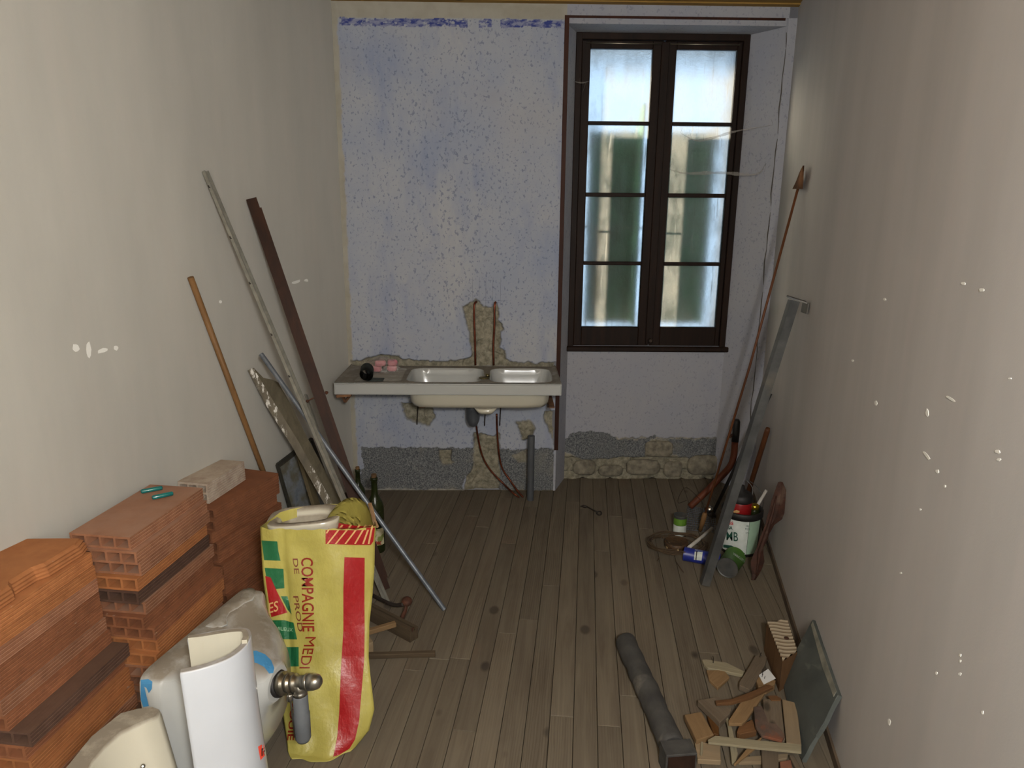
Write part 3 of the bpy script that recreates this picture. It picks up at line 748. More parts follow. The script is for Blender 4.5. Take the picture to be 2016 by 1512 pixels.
# ---------------------------------------------------------------- things lying on the sink
M_PINK = basic('pink_soap', S(214, 140, 148), S(200, 122, 132), 10, rough=.45, bump=.05, coat=.3)
M_FILM = NB('clear_film'); _a = M_FILM.nd('ShaderNodeBsdfTransparent', Color=(.93, .92, .91, 1)); _g = M_FILM.nd('ShaderNodeBsdfGlossy', Color=(1, 1, 1, 1), Roughness=.12)
M_FILM.put(_g.inputs['Normal'], M_FILM.nd('ShaderNodeBump', Strength=1.0, Distance=.02, Height=M_FILM.noise(M_FILM.vec(), 60, 4)).outputs[0])
_x = M_FILM.nd('ShaderNodeMixShader', i0=.22, i1=_a.outputs[0], i2=_g.outputs[0]); M_FILM.t.links.new(_x.outputs[0], M_FILM.out.inputs[0]); M_FILM = M_FILM.m
zt_ = ZS + .002
q = sfrom(760, 732); pk = thing('soap_pack', BW(q[0], q[1], zt_), 'clear film pack of pink soap bars on the back of the sink drainer', 'soap')
def soap(cx, cy, z, rot, w=.062, d=.04, h=.030):
    bm = newbm(); s, dd = sfrom(cx, cy, z); n = 20; rings = []
    for zz, k in ((0, .8), (.25, .97), (.5, 1), (.75, .97), (1, .8)):
        r = []
        for i in range(n):
            t = 2 * math.pi * i / n; c_, s_ = math.cos(t), math.sin(t); q_ = (abs(c_) ** 3.5 + abs(s_) ** 3.5) ** (-1 / 3.5)
            r.append(BW(s + (w / 2 * k * c_ * q_) * math.cos(rot) - (d / 2 * k * s_ * q_) * math.sin(rot), dd + (w / 2 * k * c_ * q_) * math.sin(rot) + (d / 2 * k * s_ * q_) * math.cos(rot), z + h * zz))
        rings.append(r)
    bm_loft(bm, rings); part('soap_bar', bm, M_PINK, pk)
soap(743, 731, zt_, .1, .05); soap(772, 730, zt_, 0, .056); soap(773, 719, zt_ + .031, 0, .056); soap(749, 720, zt_ + .031, -.1); soap(728, 729, zt_, .5, .04)
bm = newbm(); a0, a1 = sfrom(716, 730)[0], sfrom(787, 730)[0]; rings = []
for i in range(13):
    u = i / 12; s = a0 + (a1 - a0) * u; h = .080 * math.sin(math.pi * min(1, max(0, .12 + u * .80))) ** .6 * (.55 + .45 * min(1, u * 2.2)) + .006; r = []
    for j in range(12):
        t = math.pi * j / 11; r.append(BW(s, q[1] + .038 * math.cos(t) + .004 * math.sin(i * 3.1 + j), zt_ + h * math.sin(t) ** .7 + .0015 * math.sin(i * 2.7 + j * 1.9)))
    rings.append(r)
bm_loft(bm, rings, False, False, True, False); part('film_wrap', bm, M_FILM, pk)
M_FELT = basic('grey_green_felt', S(70, 78, 74), S(54, 60, 58), 60, rough=.95, bump=.3)
s, d = sfrom(721, 754, ZS); rl = thing('felt_roll', BW(s, d - .05, ZS + .004), 'rolled strip of dark grey felt with a loose tail on the sink drainer', 'roll')
bm = newbm(); R_ = .038; rings = []
for kk in range(2):
    dd = d - .012 - kk * .12; r = []
    for i in range(60):
        t = i / 59 * 3.6 * 2 * math.pi + math.pi * 1.5; rr = R_ - .0042 * (i / 59 * 3.6)
        r.append(BW(s - kk * .018 + rr * math.cos(t), dd, ZS + .006 + R_ + rr * math.sin(t)))
    rings.append(r)
R0_ = bm_loft(bm, rings, False, False, True, False); bmesh.ops.solidify(bm, geom=bm.faces[:], thickness=.004); bm_lathe(bm, [(.0225, 0), (.001, .001)], BW(s, d - .10, ZS + .006 + R_), 20, BN); part('coil', bm, M_FELT, rl)
bm = newbm(); bm_ext(bm, [BW(s + .0, d - .02, ZS + .004), BW(s + .085, d - .025, ZS + .004), BW(s + .082, d - .085, ZS + .004), BW(s + .0, d - .09, ZS + .004)], Vector((0, 0, .004))); part('tail', bm, M_FELT, rl)
bm = newbm(); Q = sfrom(1025, 752, ZS - .08); bm_tube(bm, smoothpts([BW(Q[0] - .02, .30, ZS - .10), BW(Q[0], .31, ZS - .09), BW(Q[0] + .022, .27, ZS - .085)], 4), .004, 6); bm_tube(bm, [BW(Q[0] - .01, .33, ZS - .10), BW(Q[0] + .014, .30, ZS - .088)], .003, 6)
solo('scrap_twig', bm, basic('dark_scrap', S(56, 60, 50), rough=.8), 'small dark bent scrap lying in the right sink bowl', 'scrap')

# ---------------------------------------------------------------- hollow bricks
BL, BWD, BH = .42, .215, .0455
def brick_mesh(name, L=BL, W=BWD, H=BH, nc=4, rows=1, side=.009, top=.0075, rib=.0016, deep=.16):
    bm = newbm(); web = .008
    cw = (W - 2 * side - (nc - 1) * web) / nc; ch = (H - 2 * top - (rows - 1) * web) / rows
    xs = [-W / 2 + side]; 
    for i in range(nc): xs.append(xs[-1] + cw); xs.append(xs[-1] + web) if i < nc - 1 else None
    zs = [top]
    for i in range(rows): zs.append(zs[-1] + ch); zs.append(zs[-1] + web) if i < rows - 1 else None
    zs = [0] + zs + [H]; nr = 4 * rows
    prof = [(0, 0)]                                              # ribbed long side: (inset, z)
    for i in range(nr):
        a = H * (i + .15) / nr; c = H * (i + .85) / nr; prof += [(0, a), (rib, a + .001), (rib, a + .0025), (0, a + .0045)]
    prof += [(0, H)]; prof = [p for i, p in enumerate(prof) if i == 0 or p[1] > prof[i - 1][1]]
    for y, sg in ((-L / 2, 1), (L / 2, -1)):
        cols = xs
        def quad(x0, x1, z0, z1): bm.faces.new([bm.verts.new((x, y, z)) for x, z in ((x0, z0), (x1, z0), (x1, z1), (x0, z1))])
        for i in range(len(xs) - 1):
            for j in range(len(zs) - 1):
                hole = i % 2 == 0 and j % 2 == 1
                if not hole: quad(xs[i], xs[i + 1], zs[j], zs[j + 1])
                else:
                    a = [(xs[i], zs[j]), (xs[i + 1], zs[j]), (xs[i + 1], zs[j + 1]), (xs[i], zs[j + 1])]
                    A = [bm.verts.new((x, y, z)) for x, z in a]; Bq = [bm.verts.new((x, y + sg * deep, z)) for x, z in a]
                    for k in range(4): bm.faces.new((A[k], A[(k + 1) % 4], Bq[(k + 1) % 4], Bq[k]))
                    bm.faces.new(Bq)
        for sx in (-1, 1): bm.faces.new([bm.verts.new((sx * (W / 2 - i_), y, z)) for i_, z in prof] + [bm.verts.new((sx * (W / 2 - side), y, z)) for z in (H, 0)])
    for sx in (-1, 1):
        A = [bm.verts.new((sx * (W / 2 - i_), -L / 2, z)) for i_, z in prof]; Bq = [bm.verts.new((sx * (W / 2 - i_), L / 2, z)) for i_, z in prof]
        for k in range(len(prof) - 1): bm.faces.new((A[k], A[k + 1], Bq[k + 1], Bq[k]))
    for z in (0, H): bm.faces.new([bm.verts.new((x, y, z)) for x, y in ((-W / 2, -L / 2), (W / 2, -L / 2), (W / 2, L / 2), (-W / 2, L / 2))])
    bmesh.ops.remove_doubles(bm, verts=bm.verts, dist=.0001)
    return mesh_of(bm, name)
def bmat(name, a, c, d=S(140, 118, 98), amt=.6):
    b = NB(name); v = b.vec((1, 1, 1)); n = b.noise(v, 18, 5, .6)
    col = b.mix(b.mr(n, .35, .65), a, c); col = b.mix(b.mr(b.noise(b.vec(), 5, 4), .4, .68, 0, .5), col, tuple(x * .62 for x in a[:3]) + (1,))
    ge = b.nd('ShaderNodeNewGeometry'); z = b.nd('ShaderNodeSeparateXYZ', Vector=ge.outputs['Normal']).outputs[2]
    col = b.mix(b.mul(b.mr(z, .5, .95), b.mr(b.noise(v, 7, 5), .3, .6, .3 * amt, amt)), col, d)
    col = b.mix(b.mr(b.noise(b.vec((1, .5, 1)), 40, 4, .7), .68, .74, 0, .5), col, S(190, 170, 150))
    oi = b.nd('ShaderNodeObjectInfo')
    col = b.nd('ShaderNodeHueSaturation', Color=col, Value=b.mr(oi.outputs['Random'], 0, 1, .84, 1.1)).outputs[0]
    g = b.noise(b.vec((30, .8, 30)), 6, 3); b.bump(g, .35, .002); return b.fin(col, .9, spec=.2)
M_B1 = bmat('orange_terracotta', S(178, 118, 74), S(158, 102, 64), S(172, 118, 78), .5)
M_B2 = bmat('pinkish_terracotta', S(160, 112, 84), S(138, 94, 70), S(160, 126, 106), .85)
M_B3 = bmat('red_terracotta', S(150, 98, 68), S(126, 82, 58), S(142, 94, 68), .5)
M_BD = bmat('dark_brown_terracotta', S(98, 74, 62), S(84, 62, 52), S(100, 78, 64), .6)
me_t = brick_mesh('hollow_brick')
ORD = ['topmost', 'second from the top', 'third from the top', 'fourth from the top', 'fifth from the top', 'sixth from the top', 'seventh from the top', 'eighth from the top', 'ninth from the top', 'tenth from the top', 'eleventh from the top', 'twelfth from the top', 'thirteenth from the top', 'bottommost']
ORD2 = ORD[:10] + ['bottommost']
def stack(near_right, ang, n, m, where, ords, offs, mats={}, zscale=1.0, lastz=None):
    u = Vector((math.sin(ang), math.cos(ang), 0)); w = Vector((u.y, -u.x, 0)); first = {}
    for i in range(n):                     # i=0 bottom
        k = n - 1 - i; mm = mats.get(k, m)
        me = first.get(mm.name)
        if me is None: me = me_t.copy(); me.materials.clear(); me.materials.append(mm); first[mm.name] = me
        o = bpy.data.objects.new('hollow_brick', me); C.objects.link(o)
        ow, ou, tw = offs(k)
        c = near_right + u * (BL / 2 + ou) - w * (BWD / 2 - ow); c.z = .001 + i * (BH + .0012)
        a = ang + tw; R = Matrix.Rotation(-a, 4, 'Z'); o.matrix_world = Matrix.Translation(c) @ R
        col = {'orange_terracotta': 'orange', 'pinkish_terracotta': 'pinkish', 'red_terracotta': 'red', 'dark_brown_terracotta': 'dark brown'}[mm.name]
        props(o, '%s hollow terracotta brick, %s in the %s' % (col, ords[k], where), 'brick', 'hollow bricks in the %s' % where)
rs = random.Random(3)
j = lambda a: rs.uniform(-a, a)
offs3 = lambda k: (j(.004) + [0, .004, .0, .012, .006, .03, .01, .02, .03, .03, .04][k], j(.012), j(.012))
n3 = 11; A3 = F(418, 1005, n3 * (BH + .0012)); A3.z = 0
stack(A3, math.atan(.13 / .385) - .02, n3, M_B3, 'farthest pile, by the wooden broomstick', ORD2, offs3)
n2 = 14; A2 = F(255, 1060, n2 * (BH + .0012)); A2.z = 0
B2 = F(401, 959, n2 * (BH + .0012)); a2 = math.atan2(B2.x - A2.x, B2.y - A2.y)
offs2 = lambda k: (j(.004) + [0, .014, .012, .008, .010, .014, .018, .04, .045, .045, .04, .03, .03, .03][k], j(.012), j(.010))
stack(A2, a2, n2, M_B2, 'middle pile', ORD, offs2, {3: M_B1, 4: M_BD, 6: M_B3, 7: M_B3, 8: M_B1, 9: M_B1})
Bf = F(190, 1047, n2 * (BH + .0012)); u_ = Vector((math.sin(a2), math.cos(a2), 0)); A1 = Vector((Bf.x, Bf.y, 0)) - u_ * (BL + .02)
offs1 = lambda k: ([0, .014, .016, .018, .020, .024, .026, .035, .095, .075, .085, .095, .10, .10][k] + j(.003), -.03 - j(.008), j(.006))
stack(A1, a2, n2, M_B1, 'nearest pile', ORD, offs1, {3: M_B2, 4: M_B3, 5: M_B3, 6: M_B2, 7: M_B3, 8: M_BD, 9: M_B3, 12: M_B2})
# topmost brick of the nearest pile is chipped along its corner: replace its mesh
for o in list(C.objects):
    if o.get('label', '').startswith('orange hollow terracotta brick, topmost in the nearest'):
        bm = newbm(); W, L, H = BWD, BL, BH
        out = [(-W / 2, -L / 2), (W / 2 - .01, -L / 2), (W / 2 - .012, -.08), (W / 2 - .03, -.06), (W / 2 - .028, .02), (W / 2 - .012, .05), (W / 2 - .006, L / 2 - .04), (W / 2 - .02, L / 2), (W / 2 - .09, L / 2 - .01), (-W / 2 + .01, L / 2 - .03), (-W / 2, L / 2 - .10)]
        rings = []
        for z, e in ((0, .012), (.004, .014), (.008, .011), (.014, .013), (.019, .009), (.025, .011), (.030, .006), (.036, .008), (.041, .001), (H, 0)):
            rings.append([Vector((x + (e if x > 0 else -e * .2), y + (e if y > L / 2 - .05 else 0), z)) for x, y in out])
        bm_loft(bm, rings, smooth=False); me = mesh_of(bm, 'hollow_brick'); me.materials.append(M_B1); o.data = me
        o['label'] = 'orange ribbed terracotta brick with a chipped edge, topmost in the nearest pile'
# whitened block on the farthest pile
M_BW = bmat('mortar_whitened_terracotta', S(196, 184, 168), S(160, 140, 124), S(170, 156, 140), .5)
zt3 = n3 * (BH + .0012) + .001
me = brick_mesh('hollow_block', .27, .135, .085, 3, 2, .009, .009, .002, .12); me.materials.append(M_BW)
Pn = F(478, 985, zt3); 
bo = bpy.data.objects.new('hollow_block', me); C.objects.link(bo)
na = F(412, 992, zt3); fa = F(490, 940, zt3); ub = (fa - na).normalized(); wb = Vector((ub.y, -ub.x, 0))
cB = na + ub * .135 - wb * .0675; Rm = Matrix((wb, ub, Vector((0, 0, 1)))).transposed().to_4x4(); Rm.translation = cB; bo.matrix_world = Rm
props(bo, 'small mortar-whitened hollow block lying on the farthest brick pile', 'block')
# two teal sleeves on the middle pile
M_TEAL = basic('teal_glass', S(20, 112, 108), S(14, 84, 86), 30, rough=.25, bump=.1, coat=.4)
zt2 = n2 * (BH + .0012) + .001
for (x0, y0, x1, y1, lab) in ((277, 968, 320, 960, 'teal glass rod on the middle brick pile, the one nearer the wall'), (299, 980, 341, 971, 'teal glass rod on the middle brick pile, the one nearer its edge')):
    a = F(x0, y0, zt2 + .008); c = F(x1, y1, zt2 + .008); bm = newbm(); d_ = (c - a)
    bm_tube(bm, [a, a + d_ * .02, a + d_ * .06, a + d_ * .94, a + d_ * .98, c], [.004, .007, .0082, .0082, .007, .004], 12); solo('glass_rod', bm, M_TEAL, lab, 'rod', 'teal rods on the bricks')

# ---------------------------------------------------------------- sanitary ware
# washbasin standing on its edge with the waste fitting to the right
ZB = .50; nL = F(268, 1331, ZB); fL = F(486, 1150, ZB); ub = (fL - nL); LB = ub.length; ub.normalize(); nb = Vector((ub.y, -ub.x, 0))
cz = ZB / 2; mb = nL + ub * LB / 2; mb.z = cz
def brect(d, hu, hz, e=8, cu=0, ccz=0, n=48):
    out = []
    for k in range(n):
        t = 2 * math.pi * k / n; t += .19 * min(1, (e - 2) / 8) * math.sin(4 * t); c, s = math.cos(t), math.sin(t); q = (abs(c) ** e + abs(s) ** e) ** (-1 / e)
        out.append(mb + nb * d + ub * (cu + hu * c * q) + Vector((0, 0, ccz + hz * s * q)))
    return out
wbas = thing('washbasin', (mb.x, mb.y, 0), 'dusty white washbasin stood on its edge against the middle brick pile, waste fitting attached', 'washbasin')
H2 = LB / 2; Z2 = ZB / 2
dc = atP(547, 1346, mb + nb * .262, nb); cdu = (dc - mb).dot(ub); cdz = dc.z - mb.z
bm = newbm()
bm_loft(bm, [brect(.10, H2 * .3, Z2 * .3, 3), brect(.085, H2 * .62, Z2 * .6, 4), brect(.03, H2 * .8, Z2 * .75, 5), brect(.0, H2 * .84, Z2 * .80, 6), brect(-.002, H2 - .008, Z2 - .006, 14), brect(.004, H2, Z2, 16), brect(.062, H2, Z2, 16), brect(.070, H2 - .004, Z2 - .003, 14),
    brect(.082, H2 - .02, Z2 - .014, 9), brect(.110, H2 * .86, Z2 * .90, 5), brect(.165, H2 * .74, Z2 * .78, 3.2, cdu * .25, cdz * .25), brect(.21, H2 * .58, Z2 * .6, 2.4, cdu * .5, cdz * .5), brect(.235, H2 * .36, Z2 * .36, 2.1, cdu * .8, cdz * .8), brect(.25, .062, .062, 2, cdu, cdz), brect(.262, .05, .05, 2, cdu, cdz)], True, True)
basin = part('basin', bm, M_CER, wbas)
# wavy moulded ledge on the upper edge
bm = newbm(); rings = []
for i in range(9):
    u = i / 8; c = nL + ub * (LB * (.50 + .46 * u)) + nb * (.040 + .012 * math.sin(i * 1.4)); c.z = ZB - .004
    h = .012 * math.sin(math.pi * min(1, .15 + u * .7)); w = .022 + .008 * math.sin(i * 2.1)
    rings.append([c + nb * (w * math.cos(t)) + Vector((0, 0, h * math.sin(t))) for t in [math.pi * q_ / 7 for q_ in range(8)]])
bm_loft(bm, rings, True, True); part('moulded_ledge', bm, M_CER, wbas)
M_BLUE = basic('blue_paint', S(60, 128, 172), S(52, 112, 156), 8, rough=.5, bump=.1)
bv = bvh_of(basin)
decal('paint_patch', [(262, 1340), (292, 1337), (300, 1342), (299, 1356), (293, 1365), (288, 1354), (284, 1352), (293, 1390), (282, 1392), (272, 1362)], bv, M_BLUE, wbas, 5, 'blue paint on the basin corner')
decal('paint_patch', [(488, 1282), (505, 1281), (522, 1288), (534, 1300), (540, 1315), (538, 1325), (530, 1326), (520, 1313), (505, 1305), (488, 1303)], bv, M_BLUE, wbas, 5, 'blue paint streak on the bowl')
# drain and trap
ft = thing('waste_fitting', dc, 'chromed basin waste elbow with grey rubber sleeve, screwed to the upended washbasin', 'plumbing')
ft_ax = (atY(620, 1342, dc.y - .03) - dc); AXL = ft_ax.length; ft_ax.normalize()
M_GREY = basic('grey_rubber', S(94, 98, 102), S(84, 88, 92), 20, rough=.65, bump=.05)
M_METAL = basic('tarnished_chrome', S(168, 166, 160), S(120, 114, 100), 12, rough=.28, metal=.95, bump=.05)
M_BLK = basic('black_rubber', S(20, 18, 18), rough=.6, bump=0)
bm = newbm(); bm_lathe(bm, [(.030, -.004), (.038, 0), (.038, .008), (.030, .010)], dc, 28, ft_ax); part('washer', bm, M_BLK, ft)
L_ = AXL
bm = newbm(); bm_lathe(bm, [(.028, .006), (.033, .010), (.033, .026), (.026, .030), (.026, .036), (.029, .038), (.029, .046), (.021, .048), (.021, .054), (.026, .056), (.026, .062), (.020, .066), (.020, L_ - .03), (.0245, L_ - .026), (.0245, L_ - .022), (.023, L_ - .016)], dc, 28, ft_ax)
for i in range(1): bm_lathe(bm, [(.0235, L_ - .02), (.0235, L_ - .004), (.020, L_ + .010), (.012, L_ + .018), (.004, L_ + .021)], dc, 28, ft_ax)
part('elbow', bm, M_METAL, ft)
tp = dc + ft_ax * (L_ - .052)
bm = newbm(); bm_lathe(bm, [(.022, 0), (.018, -.022), (.019, -.028), (.021, -.030), (.021, -.038), (.017, -.040)], tp, 24); part('neck', bm, M_METAL, ft)
tz = tp.z - .038; zb_ = tz - (1475 - 1372) * .00150 
bm = newbm(); bm_lathe(bm, [(.019, 0), (.0215, -.004), (.0215, -.06), (.0235, -.064), (.0225, -(tz - zb_) + .01), (.018, -(tz - zb_)), (.004, -(tz - zb_))], Vector((tp.x, tp.y, tz)), 24); part('sleeve', bm, M_GREY, ft)
rp = dc + ft_ax * .045 + Vector((0, -.02, -.02))
bm = newbm(); bm_tube(bm, [rp + Vector((0, 0, .0)), rp + Vector((.002, 0, -.03)), rp + Vector((.006, 0, -.145))], .0026, 8); bm_lathe(bm, [(.006, 0), (.009, -.004), (.009, -.02), (.004, -.026)], rp, 12); part('pop_up_rod', bm, M_METAL, ft)

# pedestal
ZP = .68
path = [(355, 1324), (385, 1318), (420, 1308), (455, 1293), (480, 1274), (493, 1254), (492, 1241), (480, 1236), (450, 1237), (410, 1244), (370, 1252)]
top = [F(x, y, ZP) for x, y in path]; top = smoothpts(top, 4); cc = sum(top, Vector()) / len(top)
dz_back = lambda i, n: 0.0
rings = []
def inset(P, t):
    out = []
    for i, p in enumerate(P):
        a = P[max(i - 1, 0)]; c = P[min(i + 1, len(P) - 1)]; d = (c - a).normalized(); out.append(p + Vector((-d.y, d.x, 0)) * t)
    return out
sgn = 1 if (inset(top, .01)[len(top) // 2] - cc).length < (top[len(top) // 2] - cc).length else -1
ped = thing('pedestal', (cc.x, cc.y, 0), 'glossy white ceramic basin pedestal standing open side to the bricks, in front', 'pedestal')
inner = inset(top, .013 * sgn)
bm = newbm(); loop = top + inner[::-1]
for z, k, sh in ((ZP, 1, 0), (ZP - .006, 1.015, 0), (ZP * .7, 1.0, .004), (ZP * .4, 1.03, .012), (ZP * .12, 1.07, .018), (0, 1.10, .020)):
    rings.append([Vector((cc.x + (p.x - cc.x) * k + sh, cc.y + (p.y - cc.y) * k, z)) for p in loop])
bm_loft(bm, rings, True, True); pb = part('column', bm, M_PED, ped)
back_n = 0
# cream inner wall seen in the open top
bm = newbm(); t_in = [F(x, y, ZP + .012) for x, y in ((372, 1249), (400, 1246), (430, 1241), (460, 1237), (482, 1237), (489, 1246), (486, 1258))]
A = smoothpts(t_in, 3); Bk = inset(A, -.012)
if (Bk[9] - cc).length > (A[9] - cc).length: Bk = inset(A, .012)
bm_loft(bm, [[Vector((p.x, p.y, ZP + .010)) for p in A + Bk[::-1]], [Vector((p.x, p.y, ZP - .16)) for p in A + Bk[::-1]]], True, True, False)
part('inner_wall', bm, M_CERC, ped, 'cream unglazed inner wall')
bv = bvh_of(pb)
M_STK = basic('fluorescent_sticker', S(255, 84, 62), rough=.5, bump=0)
decal('price_sticker', [(508, 1470), (522, 1462), (524, 1484), (513, 1497)], bv, M_STK, ped, 6, 'bright orange-red sticker')
M_INK = basic('black_ink', S(18, 14, 14), rough=.6, bump=0)
decal('sticker_print', [(515, 1474), (521, 1471), (521, 1473), (517, 1476), (517, 1488), (515, 1489)], bv, M_INK, ped, 6, eps=.002)
decal('sticker_print', [(519, 1478), (522, 1477), (522, 1479), (520, 1480), (520, 1486), (519, 1486)], bv, M_INK, ped, 6, eps=.002)

# second ceramic body, nearest the corner of the picture
ZQ = .47
outer = [(96, 1560), (130, 1512), (180, 1450), (238, 1404), (272, 1395), (300, 1392), (313, 1397), (306, 1410), (236, 1440), (180, 1498), (150, 1560)]
T = [F(x, y, ZQ) for x, y in outer]; cen = sum(T, Vector()) / len(T)
cst = thing('toilet_cistern', (cen.x, cen.y, 0), 'cream ceramic cistern with dusty rounded rim, in front of the nearest brick pile', 'cistern')
bm = newbm(); lo = []
fr = [F(x, y, ZQ) for x, y in ((306, 1410), (270, 1424), (236, 1440), (205, 1468), (180, 1498), (150, 1560))]
def low(p, z, push, sx): return Vector((p.x + sx, p.y - push, z))
body = [F(x, y, ZQ) for x, y in ((96, 1560), (130, 1512), (180, 1450), (238, 1404), (272, 1395), (300, 1392), (313, 1397), (306, 1410), (270, 1424), (236, 1440), (205, 1468), (180, 1498), (150, 1560))]
rings = []
for z, ps, sx, k in ((ZQ, 0, 0, 1), (ZQ - .012, .004, .004, 1.03), (ZQ * .62, .05, .05, 1.1), (ZQ * .3, .09, .09, 1.15), (0, .10, .10, 1.1)):
    r = []
    for i, p in enumerate(body):
        f = 1.0 if i >= 6 else .25
        q_ = Vector((cen.x + (p.x - cen.x) * k, cen.y + (p.y - cen.y) * k, z)); q_.x += sx * f; q_.y -= ps * f; r.append(q_)
    rings.append(r)
bm_loft(bm, rings, True, True, True); cb = part('tank', bm, M_CERC, cst)
bv = bvh_of(cb)
bm = newbm(); e_ = F(318, 1425, ZQ - .04)
for (x0, y0, x1, y1) in ((318, 1425, 331, 1412), (322, 1440, 334, 1424)):
    a = bv.ray_cast(EYE, ray(x0, y0).normalized())[0]; c = bv.ray_cast(EYE, ray(x1, y1).normalized())[0]
    if a and c: bm_tube(bm, [a, c], .004, 8)
if len(bm.verts): part('moulded_lug', bm, M_PED, cst)
else: bm.free()
hit = bv.ray_cast(EYE, ray(281, 1509).normalized())[0]
if hit:
    bm = newbm(); bm_lathe(bm, [(.006, -.002), (.006, .012), (.002, .016)], hit, 12, (EYE - hit)); part('bolt', bm, M_METAL, cst)
# ---------------------------------------------------------------- yellow sack with a ceramic bowl in it
def sack_mat():
    b = NB('yellow_paper_sack'); v = b.vec((1, 1, 1)); n = b.noise(v, 7, 5)
    col = b.mix(b.mr(n, .35, .65), S(172, 163, 84), S(156, 147, 74)); col = b.mix(b.mr(b.noise(v, 22, 5, .7), .6, .75, 0, .4), col, S(184, 178, 132))
    b.bump(b.noise(b.vec((1, 1, .6)), 9, 5, .6), .5, .02); return b.fin(col, .42)
M_SACK = sack_mat()
def print_mat(name, c, c2):
    b = NB(name); v = b.vec((1, 1, 1)); n = b.noise(v, 30, 5, .7)
    col = b.mix(b.mr(n, .55, .75, 0, .6), c, c2); b.bump(b.noise(b.vec((1, 1, .6)), 9, 5, .6), .5, .02); return b.fin(col, .4)
M_PR = print_mat('red_print', S(144, 20, 24), S(160, 76, 76)); M_PG = print_mat('green_print', S(26, 92, 56), S(70, 120, 84)); M_PO = print_mat('pale_print', S(196, 156, 102), S(196, 166, 116))
M_PT = print_mat('dark_red_lettering', S(126, 32, 20), S(136, 64, 42)); M_PB = print_mat('brown_lettering', S(110, 54, 40), S(130, 84, 60))
BAGF = [ # (px left, px right, py) down the front of the sack, with the depth Y of its front face
 (512, 740, 1036, 2.100), (514, 738, 1070, 2.095), (518, 737, 1120, 2.080), (523, 733, 1170, 2.065), (528, 727, 1230, 2.045), (538, 727, 1290, 2.020), (549, 732, 1345, 1.985), (557, 737, 1400, 1.955), (562, 727, 1440, 1.930), (566, 700, 1475, 1.900), (576, 690, 1501, 1.878)]
sackp = (F(645, 1495) + Vector((0, .07, 0)))
sack = thing('sack', (sackp.x, sackp.y, 0), 'yellow paper sack with red and green print standing behind the washbasin', 'sack')
BAGF = [tuple(a + (c - a) * t for a, c in zip(A, B)) for A, B in zip(BAGF, BAGF[1:]) for t in (0, .25, .5, .75)] + [BAGF[-1]]
def bag_rings(depth=.12, top_extra=None):
    rings = []; nf = 40
    for i, (a, c, y, Y) in enumerate(BAGF):
        L = atY(a, y, Y + .015); R = atY(c, y, Y + .03); zz = max(.003 + (40 - i) * .0005, (L.z + R.z) / 2); r = []
        dp = depth * (1 + .45 * math.exp(-i / 9)) * (1 if i < 36 else .9)
        for k in range(nf):
            u = k / (nf - 1); p = L.lerp(R, u); bulge = .028 * math.sin(math.pi * u) ** .8 + .006 * math.sin(u * 9 + i * .22) + .003 * math.sin(u * 17 - i * .42) - .012 * math.exp(-((u - .2) / .035) ** 2) * math.exp(-(i / 30) ** 4) + .004 * math.sin(u * 4 + i * .5) * (i / 40)
            r.append(Vector((p.x, p.y - bulge, zz)))
        for k in range(1, 12):
            t = k / 12; p = R.lerp(L, t); bk = dp * (math.sin(math.pi * min(1, max(0, t))) ** .35)
            r.append(Vector((p.x, p.y + bk, zz)))
        rings.append(r)
    for j, p in enumerate(rings[0]):        # uneven torn rim
        p.z += .0018 * math.sin(j * 1.3)
    return rings
rg = bag_rings()
bm = newbm(); bm_loft(bm, rg, False, True); front = part('sack_body', bm, M_SACK, sack)
zt_b = rg[0][0].z
# the back panel of the open mouth rises in a rounded flap
bm = newbm(); cols = []
flap = [(636, 1036, 1034), (650, 1010, 1034), (665, 992, 1036), (680, 982, 1040), (695, 979, 1042), (708, 982, 1044), (720, 990, 1046), (727, 1004, 1046), (731, 1024, 1046), (735, 1036, 1044)]
for (x, y0, y1) in flap:
    cols.append([atY(x + (2 if k else 0) * k / 5, y0 + (y1 - y0) * k / 5 + (4 if k == 5 else 0), 2.20 - .02 * (1 - k / 5) - .05 * max(0, (x - 712) / 20)) for k in range(6)])
bm_loft(bm, cols, False, False, True, False); bmesh.ops.solidify(bm, geom=bm.faces[:], thickness=.002); flapo = part('mouth_flap', bm, M_SACK, sack)
bm = newbm()
for k, c_ in enumerate((0.0, .006, .012)):
    pts = [atY(x + 2 + k * 2, y, 2.17 - c_) for x, y in ((722, 992), (727, 1008), (731, 1026), (737, 1040))]
    cols = [[p, p + Vector((.003, .012, 0))] for p in pts]; bm_loft(bm, cols, False, False, True, False)
bmesh.ops.solidify(bm, geom=bm.faces[:], thickness=.001); part('paper_layers', bm, basic('inner_paper', S(208, 176, 132), S(190, 150, 110), 40, rough=.8), sack)
bv = bvh_of(front, flapo)
def dp(name, poly, m, eps=.0022, step=5, label=None): return decal(name, poly, bv, m, sack, step, label, eps)
dp('printed_band', [(641, 1029), (670, 1030), (700, 1035), (722, 1036), (737, 1034), (738, 1040), (735, 1066), (730, 1073), (700, 1073), (641, 1071)], M_PR)
for i in range(7):                                    # pale diagonal bars in the band
    x = 641 + i * 15.5
    a = (x, 1071.5 + .3 * i); w = 3.2
    P_ = [(x - 14, 1071.5), (x - 14 + w, 1071.5), (x + 22, 1032), (x + 22 - w, 1031)] if i else None
for x0, x1 in ((641, 655), (643, 676), (659, 693), (678, 710), (697, 722), (713, 730), (724, 735)):
    y0 = 1050 if x0 == 641 else 1071; P_ = [(x0, y0), (x0 + 3.4, y0), (x1, 1034), (x1 - 3.4, 1033)]
    dp('pale_bar', P_, M_PO, .0034, 5)
